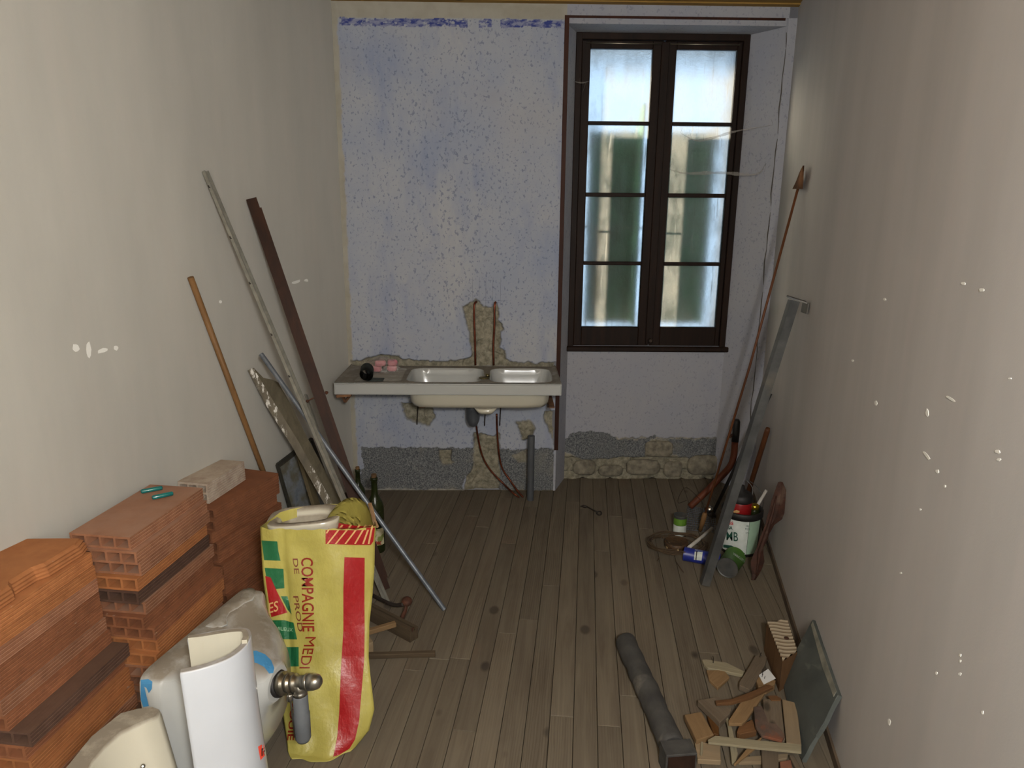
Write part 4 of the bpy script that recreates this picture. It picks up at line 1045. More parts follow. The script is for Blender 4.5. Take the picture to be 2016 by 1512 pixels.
dp('red_stripe', [(678, 1097), (718, 1098), (717.5, 1180), (718, 1240), (717, 1300), (712, 1360), (707, 1420), (699, 1456), (688, 1474), (668, 1486), (656, 1490), (664, 1450), (668, 1400), (671, 1320), (676, 1240), (676, 1160)], M_PR)
for q in ([(515, 1064), (546, 1066), (548, 1085), (552, 1103), (553, 1104), (520, 1103)], [(521, 1118), (558, 1120), (560, 1158), (541, 1160), (533, 1140), (528, 1135), (524, 1135)],
          [(553, 1174), (566, 1174), (570, 1190), (574, 1210), (566, 1200)], [(534, 1221), (560, 1221), (578, 1226), (583, 1250), (585, 1259), (546, 1258)], [(558, 1274), (588, 1274), (588, 1312), (562, 1312)],
          [(546, 1392), (555, 1398), (556, 1414), (548, 1414)], [(646, 1020), (656, 1017), (656, 1026), (650, 1026)]): dp('green_patch', q, M_PG)
dp('red_arrow', [(522, 1134), (533, 1137), (546, 1166), (566, 1206), (534, 1215), (530, 1190)], M_PR, .0030)
dp('green_fold', [(541, 1424), (551, 1432), (558, 1448), (545, 1456), (532, 1470), (530, 1450)], M_PG)
def vt(x0, y0, cap, adv, s, m, slant=0.0, ex=.0, bow=0.0):
    n = len(s)
    text_decal(s, lambda u, w: (x0 + w * cap + slant * u * adv + bow * math.sin(u * adv / 60), y0 + u * adv), bv, m, sack, ex, .0036)
vt(593, 1097, 33, 25.5, 'COMPAGNIE', M_PT, .02, .012)
vt(602, 1252, 30, 29, 'MEDI', M_PT, -.20, .0)
text_decal("'", lambda u, w: (597 + w * 24, 1284 + u * 20), bv, M_PT, sack, .02, .0036)
vt(576, 1098, 14, 26, 'DE', M_PB, .12, .008)
vt(577, 1172, 14, 27, 'PROD', M_PB, .14, .008)
vt(574, 1372, 18, 28, 'NOUIE', M_PT, -.10, .02)
text_decal('ES', lambda u, w: (528 + u * 21, 1208 - w * 29 - u * 6), bv, M_PO, sack, .01, .0044)
text_decal('MILIEUX', lambda u, w: (543 + u * 9, 1240 - w * 10 + u * 1), bv, basic('faded_print', S(150, 186, 150), bump=0), sack, 0, .0036)
# ceramic bowl inside the mouth
cbp = atY(597, 1022, 2.19); bw = thing('ceramic_basin', (cbp.x, cbp.y, cbp.z - .12), 'cream ceramic basin rim sticking out of the mouth of the yellow sack', 'basin')
def br2(z, hx, hy, dx=0, dy=0, n=40, e=3.6):
    out = []
    for k in range(n):
        t = 2 * math.pi * k / n; c, s = math.cos(t), math.sin(t); q = (abs(c) ** e + abs(s) ** e) ** (-1 / e); a = .1
        x = hx * c * q; y = hy * s * q; out.append(Vector((cbp.x + dx + x * math.cos(a) - y * math.sin(a), cbp.y + dy + .02 + x * math.sin(a) + y * math.cos(a), cbp.z + z + (x * .06))))
    return out
bm = newbm(); bm_loft(bm, [br2(-.16, .07, .05), br2(-.10, .10, .06), br2(-.012, .118, .078), br2(.004, .12, .08), br2(.008, .112, .073), br2(.006, .092, .056), br2(-.01, .084, .05), br2(-.02, .080, .047), br2(-.022, .070, .038), br2(-.08, .055, .03)], True, True)
part('bowl', bm, M_CERC, bw)

# ---------------------------------------------------------------- things leaning on the left wall
M_BROOM = wood('broomstick_wood', S(126, 94, 60), S(108, 80, 50), 2, .5, False)
a = onL(375, 546, .018); c = F(556, 1072); c = Vector((c.x, c.y, .0)); wx = (c - L0).dot(LN)
if wx < .03: c += LN * (.05 - wx)
bm = newbm(); bm_tube(bm, [c, c.lerp(a, .5), a], .0125, 14); solo('broomstick', bm, M_BROOM, 'thin round wooden broomstick leaning on the left wall behind the farthest bricks', 'stick')
M_RAIL = basic('dull_white_aluminium', S(140, 138, 128), S(120, 118, 110), 30, rough=.45, metal=.25, bump=.05)
a = onL(404, 337, .02); c = F(762, 1186, .004)
rt = thing('curtain_rail', c, 'long pale grey curtain rail with small hooks leaning on the left wall', 'rail')
bm = newbm(); t_ = (c - a).normalized(); sd = t_.cross(LN).normalized()
for o_ in (-.010, .010): bar(bm, a + sd * o_, c + sd * o_, .005, .014, LN)
bar(bm, a - LN * .004, c - LN * .004, .020, .003, LN); part('track', bm, M_RAIL, rt)
for (x, y) in ((411, 367), (455, 471), (489, 560), (532, 657), (567, 741)):
    k = min(range(200), key=lambda i: (proj(np.array([a.lerp(c, i / 200)]))[1][0] - y) ** 2); p = a.lerp(c, k / 200)
    bm = newbm(); bm_tube(bm, [p, p - sd * .018 * (1 if proj(np.array([p - sd * .02]))[0][0] < proj(np.array([p]))[0][0] else -1), p - sd * .022 * (1 if proj(np.array([p - sd * .02]))[0][0] < proj(np.array([p]))[0][0] else -1) + Vector((0, 0, .008))], .0022, 6)
    part('hook', bm, M_DARKIRON, rt)
M_BRW = wood('dark_stained_batten', S(54, 29, 14), S(36, 19, 9), 2, .6, False)
a = onL(495, 392, .035); c = F(758, 1160, .006)
rt = thing('wooden_batten', c, 'long dark brown rebated wooden batten leaning on the left wall, tallest of the dark ones', 'batten')
t_ = (c - a).normalized(); tow = (EYE - a.lerp(c, .5)).normalized(); sd = t_.cross(tow).normalized()
bm = newbm(); bar(bm, a, c, .024, .045, sd); part('rail', bm, M_BRW, rt)
bm = newbm(); s2 = sd if proj(np.array([a + sd * .02]))[0][0] > proj(np.array([a]))[0][0] else -sd
bar(bm, a + s2 * .022 + t_ * .05, c + s2 * .022 - t_ * .05, .034, .014, sd); part('rebate', bm, M_BRW, rt)
p = atY(622, 776, a.lerp(c, .5).y); k = min(range(300), key=lambda i: (proj(np.array([a.lerp(c, i / 300)]))[1][0] - 779) ** 2); p = a.lerp(c, k / 300)
bm = newbm(); e_ = p - s2 * .055 + LN * .01 + Vector((0, 0, -.006)); bm_tube(bm, [p, e_], .0028, 7); bm_lathe(bm, [(.003, 0), (.008, .002), (.008, .008), (.002, .012)], e_, 10, (e_ - p)); part('bolt', bm, M_IRON, rt); bm = newbm(); bm_lathe(bm, [(.006, 0), (.009, .004), (.004, .014)], p + s2 * .03, 10, s2); part('bolt', bm, M_IRON, rt)
M_TUBE = basic('blue_grey_conduit', S(104, 110, 118), S(86, 92, 99), 30, rough=.4, metal=.3, bump=.05)
a = onL(514, 697, .16); c = F(875, 1200, .012)
bm = newbm(); bm_tube(bm, [a, a.lerp(c, .5) + Vector((0, 0, -.004)), c], .0105, 14, False); bm_tube(bm, [c, a.lerp(c, .5) + Vector((0, 0, -.004)), a], .0085, 14, False); solo('conduit', bm, M_TUBE, 'blue-grey metal conduit tube slanting from the left wall out onto the floor', 'tube')
# plaster-splashed board with a shaped head
def splash_mat():
    b = NB('splashed_wood'); g = b.noise(b.vec((9, 9, .8)), 3, 5); col = b.mix(b.mr(g, .35, .65), S(100, 93, 78), S(78, 72, 60))
    col = b.mix(b.mr(b.noise(b.vec((2.5, 2.5, .8)), 9, 5, .7), .56, .62), col, S(206, 204, 198)); b.bump(g, .3, .004); return b.fin(col, .8)
M_SPL = splash_mat()
a = onL(494, 727, .02); c = F(722, 1140, .004); t_ = (c - a).normalized(); tow = (EYE - a).normalized(); sd = t_.cross(tow).normalized()
if proj(np.array([a + sd * .05]))[0][0] < proj(np.array([a]))[0][0]: sd = -sd
L_ = (c - a).length; nn = sd.cross(t_).normalized(); 
bt = thing('shaped_board', c, 'grey board with a narrow notched head, streaked with white plaster, leaning on the left wall', 'board')
out = [(0, -.012), (0, .014), (.06, .030), (.085, .060), (.11, .078), (.14, .078), (.25, .080), (.36, .074), (L_, .062), (L_, -.0), (.4, -.004), (.2, -.014)]
bm = newbm(); bm_ext(bm, [a + t_ * u + sd * w for u, w in out], nn * .018); part('panel', bm, wood('weathered_board', S(92, 86, 70), S(72, 66, 52), 2, knots=False), bt)
bm = newbm(); f_ = nn * (-.004 if (nn.dot(EYE - a) > 0) else .004)
sgn2 = 1 if nn.dot(EYE - a) > 0 else -1
o2 = [(0, -.015), (0, .012), (.2, .020), (.4, .030), (L_, .030), (L_, .0), (.4, -.006), (.2, -.018)]
bm_ext(bm, [a + t_ * u + sd * w + nn * (.018 if sgn2 > 0 else 0) for u, w in o2], nn * (.012 * sgn2)); part('edge_strip', bm, M_SPL, bt)
a = onL(563, 800, .015); c = F(660, 1120, .004); bm = newbm(); bar(bm, a, c, .05, .018, LN); solo('narrow_board', bm, wood('brown_grey_board', S(98, 88, 66), S(78, 70, 52), 2, knots=False), 'narrow brown-grey board tucked behind the plaster-streaked board', 'board')
# framed dirty mirror
def mirror_mat():
    b = NB('dirty_mirror'); n = b.noise(b.vec((1, 1, 1)), 5, 5, .6); f = b.mr(n, .45, .6)
    return b.fin(b.mix(f, S(150, 160, 172), S(96, 92, 76)), b.mr(f, 0, 1, .25, .8), b.mr(f, 0, 1, .5, 0))
p1 = onL(545, 915, .02); p2 = onL(612, 864, .02); q1 = F(604, 1074, .003); q2 = F(672, 1012, .003)
for q in (q1, q2):
    w_ = (q - L0).dot(LN); q += LN * (.09 - w_)
t = thing('mirror', (q1 + q2) / 2, 'dark-framed dirty mirror standing on the floor against the left wall behind the boards', 'mirror')
n_ = (p2 - p1).cross(q1 - p1).normalized(); n_ = n_ if n_.dot(EYE - p1) > 0 else -n_
bm = newbm(); bm_ext(bm, [p1, p2, q2, q1], n_ * -.008); part('back_board', bm, wood('mirror_back', S(70, 66, 56), S(54, 50, 42), 2), t)
mc = (p1 + p2 + q1 + q2) / 4; ins = lambda p: p + (mc - p) * .09
bm = newbm(); bm_ext(bm, [ins(p) + n_ * .001 for p in (p1, p2, q2, q1)], n_ * .003); part('glass', bm, mirror_mat(), t)
for A_, B_ in ((p1, p2), (p2, q2), (q2, q1), (q1, p1)):
    bm = newbm(); bar(bm, A_ + n_ * .003, B_ + n_ * .003, .014, .012, n_); part('frame_side', bm, basic('blackened_frame', S(52, 50, 42), S(38, 36, 30), 18), t)
# second metal strip crossing in front of the mirror
a = onL(600, 770, .03) ; c = F(720, 1118, .004); bm = newbm(); bar(bm, a.lerp(c, .02), c, .020, .006, LN); solo('metal_strip', bm, M_RAIL, 'narrow pale metal strip leaning in front of the dirty mirror', 'strip')

# ---------------------------------------------------------------- bottles
def bottle_glass():
    b = NB('green_bottle_glass'); b.b.inputs['Transmission Weight'].default_value = .75; b.b.inputs['IOR'].default_value = 1.45
    n = b.noise(b.vec(), 16, 5); return b.fin(b.mix(b.mr(n, .45, .65, 0, .6), S(70, 82, 40), S(60, 60, 40)), b.mr(n, .4, .7, .06, .4))
M_BOT = bottle_glass()
def bottle(px, pyb, hgt, r, lab):
    p = F(px, pyb); p.z = 0.0; t = thing('bottle', p, lab, 'bottle')
    s = hgt / .41
    bm = newbm(); bm_lathe(bm, [(.002, .012), (r * .8, .004), (r * .96, 0), (r, .008), (r, .235 * s), (r * .93, .262 * s), (r * .62, .290 * s), (r * .40, .31 * s), (r * .36, .34 * s), (r * .34, .385 * s), (r * .42, .387 * s), (r * .42, .402 * s), (r * .34, .405 * s), (r * .30, .40 * s), (r * .28, .31 * s), (r * .5, .285 * s), (r * .85, .25 * s), (r * .92, .22 * s), (r * .92, .02), (.002, .018)], p, 28, caps=False)
    part('glass_body', bm, M_BOT, t)
    bm = newbm(); bm_lathe(bm, [(r * .27, .37 * s), (r * .29, .40 * s), (r * .32, .412 * s), (r * .3, .42 * s)], p, 16); part('cork', bm, basic('old_cork', S(112, 84, 50), S(84, 62, 38), 40, rough=.9), t)
    return t, p
bt, bp = bottle(742, 1083, .40, .043, 'green wine bottle with a red-lettered label between the sack and the left wall')
bm = newbm(); rr = .0437; rings = []
for z in (.045, .09, .135):
    rings.append([bp + Vector((rr * math.cos(t), rr * math.sin(t), z)) for t in [math.radians(200 + 140 * k / 16) for k in range(17)]])
bm_loft(bm, rings, False, False, True, False); lb = part('paper_label', bm, basic('old_label', S(196, 190, 160), S(170, 160, 120), 30, rough=.7, c3=S(120, 130, 70), s3=30, lo=.5, hi=.56), bt)
bvb = bvh_of(lb)
try: text_decal('Beec', lambda u, w: (735 + u * 8.2, 1072 - w * 13), bvb, M_PR, bt, .03, .0012)
except Exception as e: print('label', e)
bottle(709, 1034, .33, .036, 'second dark green bottle, half hidden farther back behind the conduit tube')

# ---------------------------------------------------------------- timber scraps behind the sack
M_OLD = wood('old_grey_brown_wood', S(86, 74, 58), S(66, 55, 42), 0, .85)
M_PALE = wood('pale_sawn_wood', S(146, 126, 98), S(126, 106, 80), 0, .8, True, .1, 9, S(120, 108, 90))
M_TAN = wood('tan_sawn_wood', S(138, 112, 80), S(118, 94, 66), 0, .8, True, .1)
def stick_between(name, pa, za, pb, zb_, w, h, m, lab, cat='offcut', group=None, up=None):
    a = F(pa[0], pa[1], za); c = F(pb[0], pb[1], zb_); bm = newbm(); L = (c - a).length
    t = (c - a).normalized(); u = Vector(up) if up else Vector((0, 0, 1)); y = u.cross(t).normalized(); z = t.cross(y)
    M4 = Matrix((t, y, z)).transposed().to_4x4(); M4.translation = (a + c) / 2
    o = local_box(name, L, w, h, M4, m, None, .002); props(o, lab, cat, group); return o
def slot_beam():
    a = F(722, 1200, .028); c = F(815, 1249, .028); L = (c - a).length; t = (c - a).normalized(); y = Vector((0, 0, 1)).cross(t); M4 = Matrix((t, y, Vector((0, 0, 1)))).transposed().to_4x4(); M4.translation = (a + c) / 2
    bm = newbm(); pr = [(-.022, -.026), (.022, -.026), (.022, .026), (.008, .026), (.008, .016), (.0, .016), (.0, .026), (-.022, .026)]
    bm_ext(bm, [(-L / 2, u, v) for u, v in pr], Vector((L, 0, 0))); me = mesh_of(bm, 'grooved_beam'); me.materials.append(M_OLD)
    t_ = thing('grooved_beam', (a + c) / 2 - Vector((0, 0, .028)), 'short grooved grey-brown beam end with a nail, on the floor right of the sack', 'offcut')
    o = bpy.data.objects.new('beam', me); C.objects.link(o); o.parent = t_; o.matrix_local = Matrix.Translation(-Vector(t_.location)) @ M4
    bm = newbm(); q = F(812, 1243, .054); bm_tube(bm, [q, q + Vector((0, 0, .012)), q + Vector((.008, 0, .016))], .003, 6); part('nail', bm, M_IRON, t_)
slot_beam()
stick_between('short_offcut', (725, 1244), .062, (779, 1228), .066, .020, .020, M_TAN, 'short pale tan slat lying across the grooved beam', 'offcut')
stick_between('wooden_block', (706, 1276), .03, (731, 1268), .03, .05, .05, M_PALE, 'pale wooden block end peeping out from behind the sack', 'offcut')
stick_between('wooden_strip', (712, 1291), .011, (857, 1287), .011, .020, .020, M_OLD, 'straight grey-brown wooden strip lying on the floor right of the sack', 'offcut')
t = thing('iron_cramp', F(795, 1215), 'rusty iron tool with a round knob and a forked foot behind the sack', 'tool')
bm = newbm(); bm_tube(bm, smoothpts([F(722, 1165, .05), F(745, 1178, .06), F(775, 1191, .07), F(795, 1190, .09)], 5), [.009] * 16, 10, ell=.7); part('arm', bm, M_DARKIRON, t)
bm = newbm(); bm_tube(bm, smoothpts([F(800, 1190, .085), F(797, 1205, .06), F(788, 1222, .02), F(783, 1228, .004)], 4), [.010, .010, .011, .012, .013, .014, .015, .016, .017, .018, .018, .018, .018], 10, ell=.6); part('foot', bm, M_IRON, t)
bm = newbm(); kb = F(801, 1184, .095); bm_lathe(bm, [(.004, -.014), (.017, -.012), (.022, -.003), (.021, .006), (.012, .013), (.003, .014)], kb, 18, Vector((.1, -.5, 1))); part('knob', bm, M_IRON, t)
stick_between('flat_iron', (728, 1112), .10, (764, 1192), .004, .018, .004, M_DARKIRON, 'flat dark iron strap standing behind the right edge of the sack', 'strap', up=(0, -1, .2)) if False else None
# ---------------------------------------------------------------- things by the right wall
M_RUST = basic('rusted_steel', S(72, 42, 30), S(50, 30, 22), 30, rough=.75, metal=.35, bump=.4, c3=S(92, 72, 60), s3=9, lo=.6, hi=.7)
M_GALV = basic('dusty_galvanised_steel', S(86, 87, 86), S(64, 65, 65), 12, rough=.5, metal=.35, bump=.15, c3=S(100, 96, 88), s3=5)
M_BSTK = wood('brown_rod_wood', S(96, 58, 34), S(70, 42, 26), 2, .5, False)
a = onR(1581, 334, .012); c = F(1378, 1046, .012)
t = thing('thin_rod', c, 'very long thin brown rod with a paper tag on top leaning on the right wall', 'rod')
bm = newbm(); bm_tube(bm, [c, c.lerp(a, .5) + Vector((.012, 0, -.01)), a], .0062, 9); part('shaft', bm, M_BSTK, t)
k = lambda y: min((a.lerp(c, i / 300) for i in range(301)), key=lambda p: (proj(np.array([p]))[1][0] - y) ** 2)
h1 = k(1008); h2 = k(1044); bm = newbm(); bm_tube(bm, [h1, h1.lerp(h2, .1), h1.lerp(h2, .6), h2], [.009, .014, .013, .010], 12); part('handle', bm, M_BROOM, t)
bm = newbm(); cols = []
for x, y, w in ((1582, 326, 3), (1578, 340, 9), (1575, 355, 14), (1570, 372, 20)):
    cols.append([onR(x - w / 2, y, .018 + .010), onR(x, y, .034), onR(x + w / 2, y, .02)])
bm_loft(bm, cols, False, False, True, False); bmesh.ops.solidify(bm, geom=bm.faces[:], thickness=.0015); part('paper_tag', bm, basic('brown_paper', S(150, 106, 70), S(124, 84, 54), 20, rough=.8), t)
# galvanised post with a plate
a = onR(1563, 592, .062); c = F(1387, 1150, .006); t_ = (c - a).normalized()
t = thing('steel_post', c, 'grey galvanised square steel post with a flat plate on top leaning on the right wall', 'post')
bm = newbm(); bar(bm, a, c, .038, .038, (0, -1, 0)); 
part('tube', bm, M_GALV, t)
bm = newbm(); bar(bm, a + Vector((-.03, 0, .018)), a + Vector((.046, -.02, -.004)), .06, .006, (0, 0, 1)); bar(bm, a + Vector((.044, -.02, -.004)), a + Vector((.041, -.02, -.05)), .06, .005, (1, 0, 0)); part('top_plate', bm, M_GALV, t)
for (p0_, p1_, d0, F1, r, m, lab, cat, nm) in (((1517, 775), None, .012, (1404, 1010), .006, M_BLK, 'thin black bar leaning on the right wall just behind the steel post', 'bar', 'black_bar'),
        ((1512, 843), None, .018, (1462, 1005), .014, M_BSTK, 'short dark brown round stick leaning on the right wall behind the paint pail', 'stick', 'round_stick')):
    a = onR(p0_[0], p0_[1], d0); c = F(F1[0], F1[1], .002); bm = newbm()
    if r < .01: bar(bm, a, c, .018, .006, (0, 1, 0))
    else: bm_tube(bm, [c, a.lerp(c, .03), a], [r, r, r * .8], 12)
    solo(nm, bm, m, lab, cat)
# pick handle: black grip above, brown shaft bent towards the floor
t = thing('crooked_branch', F(1358, 1000), 'reddish brown crooked branch handle with a black grip standing behind the steel post', 'handle')
Yh = 3.86
P_ = [F(1358, 998, .012), atY(1385, 973, Yh - .02), atY(1412, 946, Yh), atY(1436, 920, Yh + .02), atY(1444, 900, Yh + .03), atY(1447, 870, Yh + .04)]
bm = newbm(); bm_tube(bm, smoothpts(P_, 5), .019, 12); part('shaft', bm, wood('red_brown_branch', S(104, 56, 36), S(78, 42, 28), 2, .55, True), t)
bm = newbm(); bm_tube(bm, [P_[-1], atY(1449, 850, Yh + .05), atY(1450, 830, Yh + .05), atY(1450, 826, Yh + .05)], [.021, .021, .021, .015], 12); part('grip', bm, M_BLK, t)
bm = newbm(); bm_tube(bm, [atY(1441, 856, Yh + .02), atY(1437, 862, Yh - .005)], [.008, .004], 8); part('knot', bm, M_IRON, t)

# paint pail with things in it
pp = F(1461, 1092, 0); pp.z = 0; pp.y += .06; RP = .098; HP = .232
t = thing('paint_pail', pp, 'black-rimmed paint pail with white label lettered MB, by the right wall', 'pail')
bm = newbm(); bm_lathe(bm, [(RP * .93, 0), (RP * .93, .006), (RP * .95, .01), (RP, HP - .03), (RP * .985, HP - .03), (.006, .0)][:5], pp, 36, caps=False)
bm_lathe(bm, [(.001, .001), (RP * .93, 0)], pp, 36, caps=False); bm_lathe(bm, [(RP * .97, HP - .03), (RP * .92, .012), (.001, .012)], pp, 36, caps=False); part('body', bm, M_BLK, t)
bm = newbm(); bm_lathe(bm, [(RP * 1.0, HP - .034), (RP * 1.045, HP - .032), (RP * 1.045, HP - .004), (RP * 1.01, HP), (RP * .95, HP), (RP * .95, HP - .034)], pp, 36, caps=False); part('rim', bm, M_BLK, t)
def band(name, base, r0, z0, z1, a0, a1, m, par, r1=None, n=44):
    bm = newbm(); r1 = r1 or r0; rings = []
    for z in (z0, (z0 + z1) / 2, z1):
        r = r0 + (r1 - r0) * (z - z0) / (z1 - z0); rings.append([base + Vector((r * math.cos(q), r * math.sin(q), z)) for q in [math.radians(a0 + (a1 - a0) * k / n) for k in range(n + 1)]])
    bm_loft(bm, rings, False, False, True, False); return part(name, bm, m, par)
M_LBL = basic('white_label', S(206, 212, 208), S(186, 194, 188), 20, rough=.5, bump=0)
M_LBG = basic('pale_green_label', S(150, 178, 156), S(140, 166, 144), 20, rough=.5, bump=0)
l1 = band('label', pp, RP * .955, .018, HP - .036, 196, 274, M_LBL, t, RP * 1.005); l2 = band('side_label', pp, RP * .955, .018, HP - .036, 275, 316, M_LBG, t, RP * 1.005)
bvp = bvh_of(l1, l2); M_DG = basic('dark_green_ink', S(20, 70, 56), bump=0); M_RI = basic('red_ink', S(180, 40, 40), bump=0)
lp = lambda s, x, y, sx, sy, m, ex=.02, sh=.12: text_decal(s, lambda u, w: (x + u * sx, y - w * sy + u * sx * sh), bvp, m, t, ex, .0024)
for args in (('MB', 1429, 1063, 18.0, 25, M_DG, .008), ('Quick', 1430, 1032, 5.6, 10, M_RI, .03), ('BSA', 1429, 1041, 7.5, 9, M_DG, .04), ('THE MAXIMUM', 1436, 1023, 3.4, 5, M_INK, 0), ('ABC', 1468, 1037, 4, 5, M_DG, 0), ('PQRS', 1467, 1043, 4, 5, M_DG, 0), ('STU', 1468, 1051, 4, 5, M_DG, 0)):
    try: lp(*args)
    except Exception as e: print('pail text', e)
lo = onB
bm = newbm(); dcl = [(1424, 1072), (1440, 1074), (1456, 1082), (1470, 1092), (1478, 1094), (1478, 1097), (1468, 1096), (1454, 1088), (1440, 1080), (1424, 1078)]
decal('label_swoosh', dcl, bvp, M_DG, t, 6, eps=.0014)
# red pot in the pail
rp_ = pp + Vector((-.014, .0, .15)); t = thing('red_pot', rp_, 'red tin pot with a black lid standing inside the paint pail', 'pot')
bm = newbm(); bm_lathe(bm, [(.050, 0), (.055, .004), (.060, .118), (.058, .122)], rp_, 28); rb_ = part('pot_body', bm, basic('red_enamel', S(138, 22, 24), S(120, 18, 20), 8, rough=.35, bump=0), t)
bm = newbm(); bm_lathe(bm, [(.060, .120), (.062, .124), (.060, .150), (.048, .162), (.020, .172), (.014, .20), (.003, .202)], rp_, 28); part('lid', bm, M_BLK, t)
decal('badge', [(1444, 1006), (1450, 1004), (1456, 1006), (1456, 1009), (1450, 1010), (1444, 1009)], bvh_of(rb_), M_PO, t, 6)
gp = pp + Vector((.062, .0, .15)); t = thing('small_jar', gp, 'small glass jar with a golden cap wedged in the paint pail', 'jar')
bm = newbm(); bm_lathe(bm, [(.022, 0), (.024, .004), (.024, .07), (.018, .078)], gp, 20); part('jar_body', bm, M_BOT, t)
bm = newbm(); bm_lathe(bm, [(.020, .074), (.022, .078), (.022, .094), (.017, .098)], gp, 20); part('cap', bm, basic('gold_cap', S(190, 160, 50), rough=.25, metal=.9, bump=0), t)
M_WTUBE = basic('white_plastic_tube', S(196, 194, 188), S(170, 166, 158), 20, rough=.5, bump=0)
bm = newbm(); bm_tube(bm, [pp + Vector((.03, .035, .10)), atY(1509, 965, pp.y + .06)], .008, 10); solo('white_tube', bm, M_WTUBE, 'white plastic tube sticking up out of the paint pail', 'tube')
bm = newbm(); bm_tube(bm, [F(1356, 1078, .05), F(1376, 1062, .055), F(1402, 1040, .06)], .009, 10); solo('white_tube', bm, M_WTUBE, 'white plastic tube slanting over the blue tin', 'tube')

# small upright tin, white and green
ct = F(1337, 1052); ct.z = 0; t = thing('small_tin', ct, 'small open tin with a green band over white, left of the wire mesh', 'tin')
bm = newbm(); R1 = .034; bm_lathe(bm, [(.001, .002), (R1, 0), (R1, .112), (R1 * 1.03, .115), (R1 * .97, .116), (R1 * .95, .004), (.001, .004)], ct, 28, caps=False); part('can', bm, M_GALV, t)
band('green_band', ct, R1 + .0006, .064, .100, 180, 360, basic('leaf_green', S(92, 134, 40), S(80, 118, 36), 20, rough=.5, bump=0), t); band('white_band', ct, R1 + .0006, .004, .062, 180, 360, M_LBL, t)
# lying tins
def lying_can(name, pa, pb, r, m_body, m_end, lab, stripes=()):
    a = F(pa[0], pa[1], r + .001); c = F(pb[0], pb[1], r + .001); ax = c - a; L = ax.length; t = thing(name, Vector(((a.x + c.x) / 2, (a.y + c.y) / 2, 0)), lab, 'tin')
    bm = newbm(); bm_lathe(bm, [(r * 1.02, 0), (r * 1.02, .003), (r * .985, .006), (r * .985, L - .006), (r * 1.02, L - .003), (r * 1.02, L)], a, 30, ax, caps=False); b_ = part('can', bm, m_body, t)
    for q, s_ in ((a, 1), (c, -1)):
        bm = newbm(); bm_lathe(bm, [(r * 1.01, 0), (r * .93, .004 * s_), (r * .9, .004 * s_), (.001, .0045 * s_)], q, 30, ax, caps=False); part('end', bm, m_end, t)
    return t, b_
M_BLUT = basic('blue_tin_print', S(30, 44, 132), S(24, 36, 112), 10, rough=.4, bump=0)
M_GRNT = basic('green_tin_print', S(72, 112, 44), S(58, 96, 38), 10, rough=.4, bump=0)
t, b_ = lying_can('blue_tin', (1347, 1090), (1418, 1104), .034, M_BLUT, M_GALV, 'blue printed tin lying on its side behind the foot of the steel post')
bvc = bvh_of(b_); decal('white_panel', [(1368, 1082), (1384, 1084), (1381, 1104), (1366, 1102)], bvc, M_LBL, t, 5, eps=.0012)
decal('black_mark', [(1371, 1084), (1373, 1084), (1371, 1103), (1369, 1103)], bvc, M_INK, t, 5, eps=.0022)
for cx, cy in ((1406, 1098), (1412, 1094)): decal('white_dot', [(cx + 2.3 * math.cos(q), cy + 2.3 * math.sin(q)) for q in [k * math.pi / 5 for k in range(10)]], bvc, M_LBL, t, 5, eps=.0014)
t, b_ = lying_can('green_tin', (1432, 1118), (1447, 1096), .050, M_GRNT, M_GALV, 'green printed tin lying on its side with its grey bottom facing out')
bvc = bvh_of(b_)
try: text_decal('HARICOTS', lambda u, w: (1444 + u * 4.6, 1092 + u * 3.2 - w * 7), bvc, M_LBL, t, .01, .0014)
except Exception as e: print(e)
# round tin full of rust
cr_ = F(1331, 1076); t = thing('round_box', cr_, 'shallow round rusty tin lid lying inside the coil of wire', 'lid')
bm = newbm(); bm_lathe(bm, [(.058, 0), (.061, .003), (.061, .030), (.057, .034), (.054, .030), (.050, .026), (.001, .026)], cr_, 30); part('dish', bm, basic('rusty_print', S(84, 60, 34), S(48, 34, 24), 60, rough=.6, bump=.3, c3=S(170, 150, 110), s3=26, lo=.62, hi=.66), t)
# coil of wire
cw = F(1332, 1078, .02); bm = newbm()
for i in range(7):
    rx = .135 + random.uniform(-.012, .018); ry = rx * random.uniform(.72, .86); ox, oy = random.uniform(-.012, .012), random.uniform(-.012, .012); tl = random.uniform(-.05, .05); ph = random.random() * 6
    pts = [cw + Vector((ox + rx * math.cos(q), oy + ry * math.sin(q), .004 * i + .012 + tl * .12 * math.sin(q + ph) + .004 * math.sin(5 * q + ph))) for q in [k / 48 * 6.2 + ph for k in range(49)]]
    for p in pts: p.z = max(.004, p.z)
    bm_tube(bm, pts, .0026, 6)
bm_tube(bm, smoothpts([F(1330, 1104, .01), F(1338, 1116, .02), F(1346, 1127, .004)], 4), .002, 6); bm_tube(bm, smoothpts([F(1298, 1098, .01), F(1294, 1104, .006)], 2), .002, 6)
solo('wire_coil', bm, basic('rusty_wire', S(92, 76, 56), S(66, 50, 38), 30, rough=.6, metal=.3, bump=0), 'loose coil of rusty brown wire on the floor left of the steel post', 'wire')
bm = newbm(); bm_tube(bm, smoothpts([F(1352, 985, .004), F(1336, 990, .10), F(1338, 975, .2), F(1352, 960, .22), F(1380, 985, .1)], 5), .0012, 5); solo('thin_wire', bm, M_DARKIRON, 'thin loose wire springing up behind the wire mesh', 'wire')
bm = newbm(); bm_tube(bm, smoothpts([pp + Vector((.05, .05, .16)), atY(1482, 965, pp.y + .08), atY(1470, 945, pp.y + .10), atY(1492, 960, pp.y + .10), atY(1502, 985, pp.y + .09), atY(1500, 1010, pp.y + .08)], 5), .0018, 5); solo('thin_wire', bm, M_GALV, 'loop of grey wire rising from the back of the paint pail', 'wire')
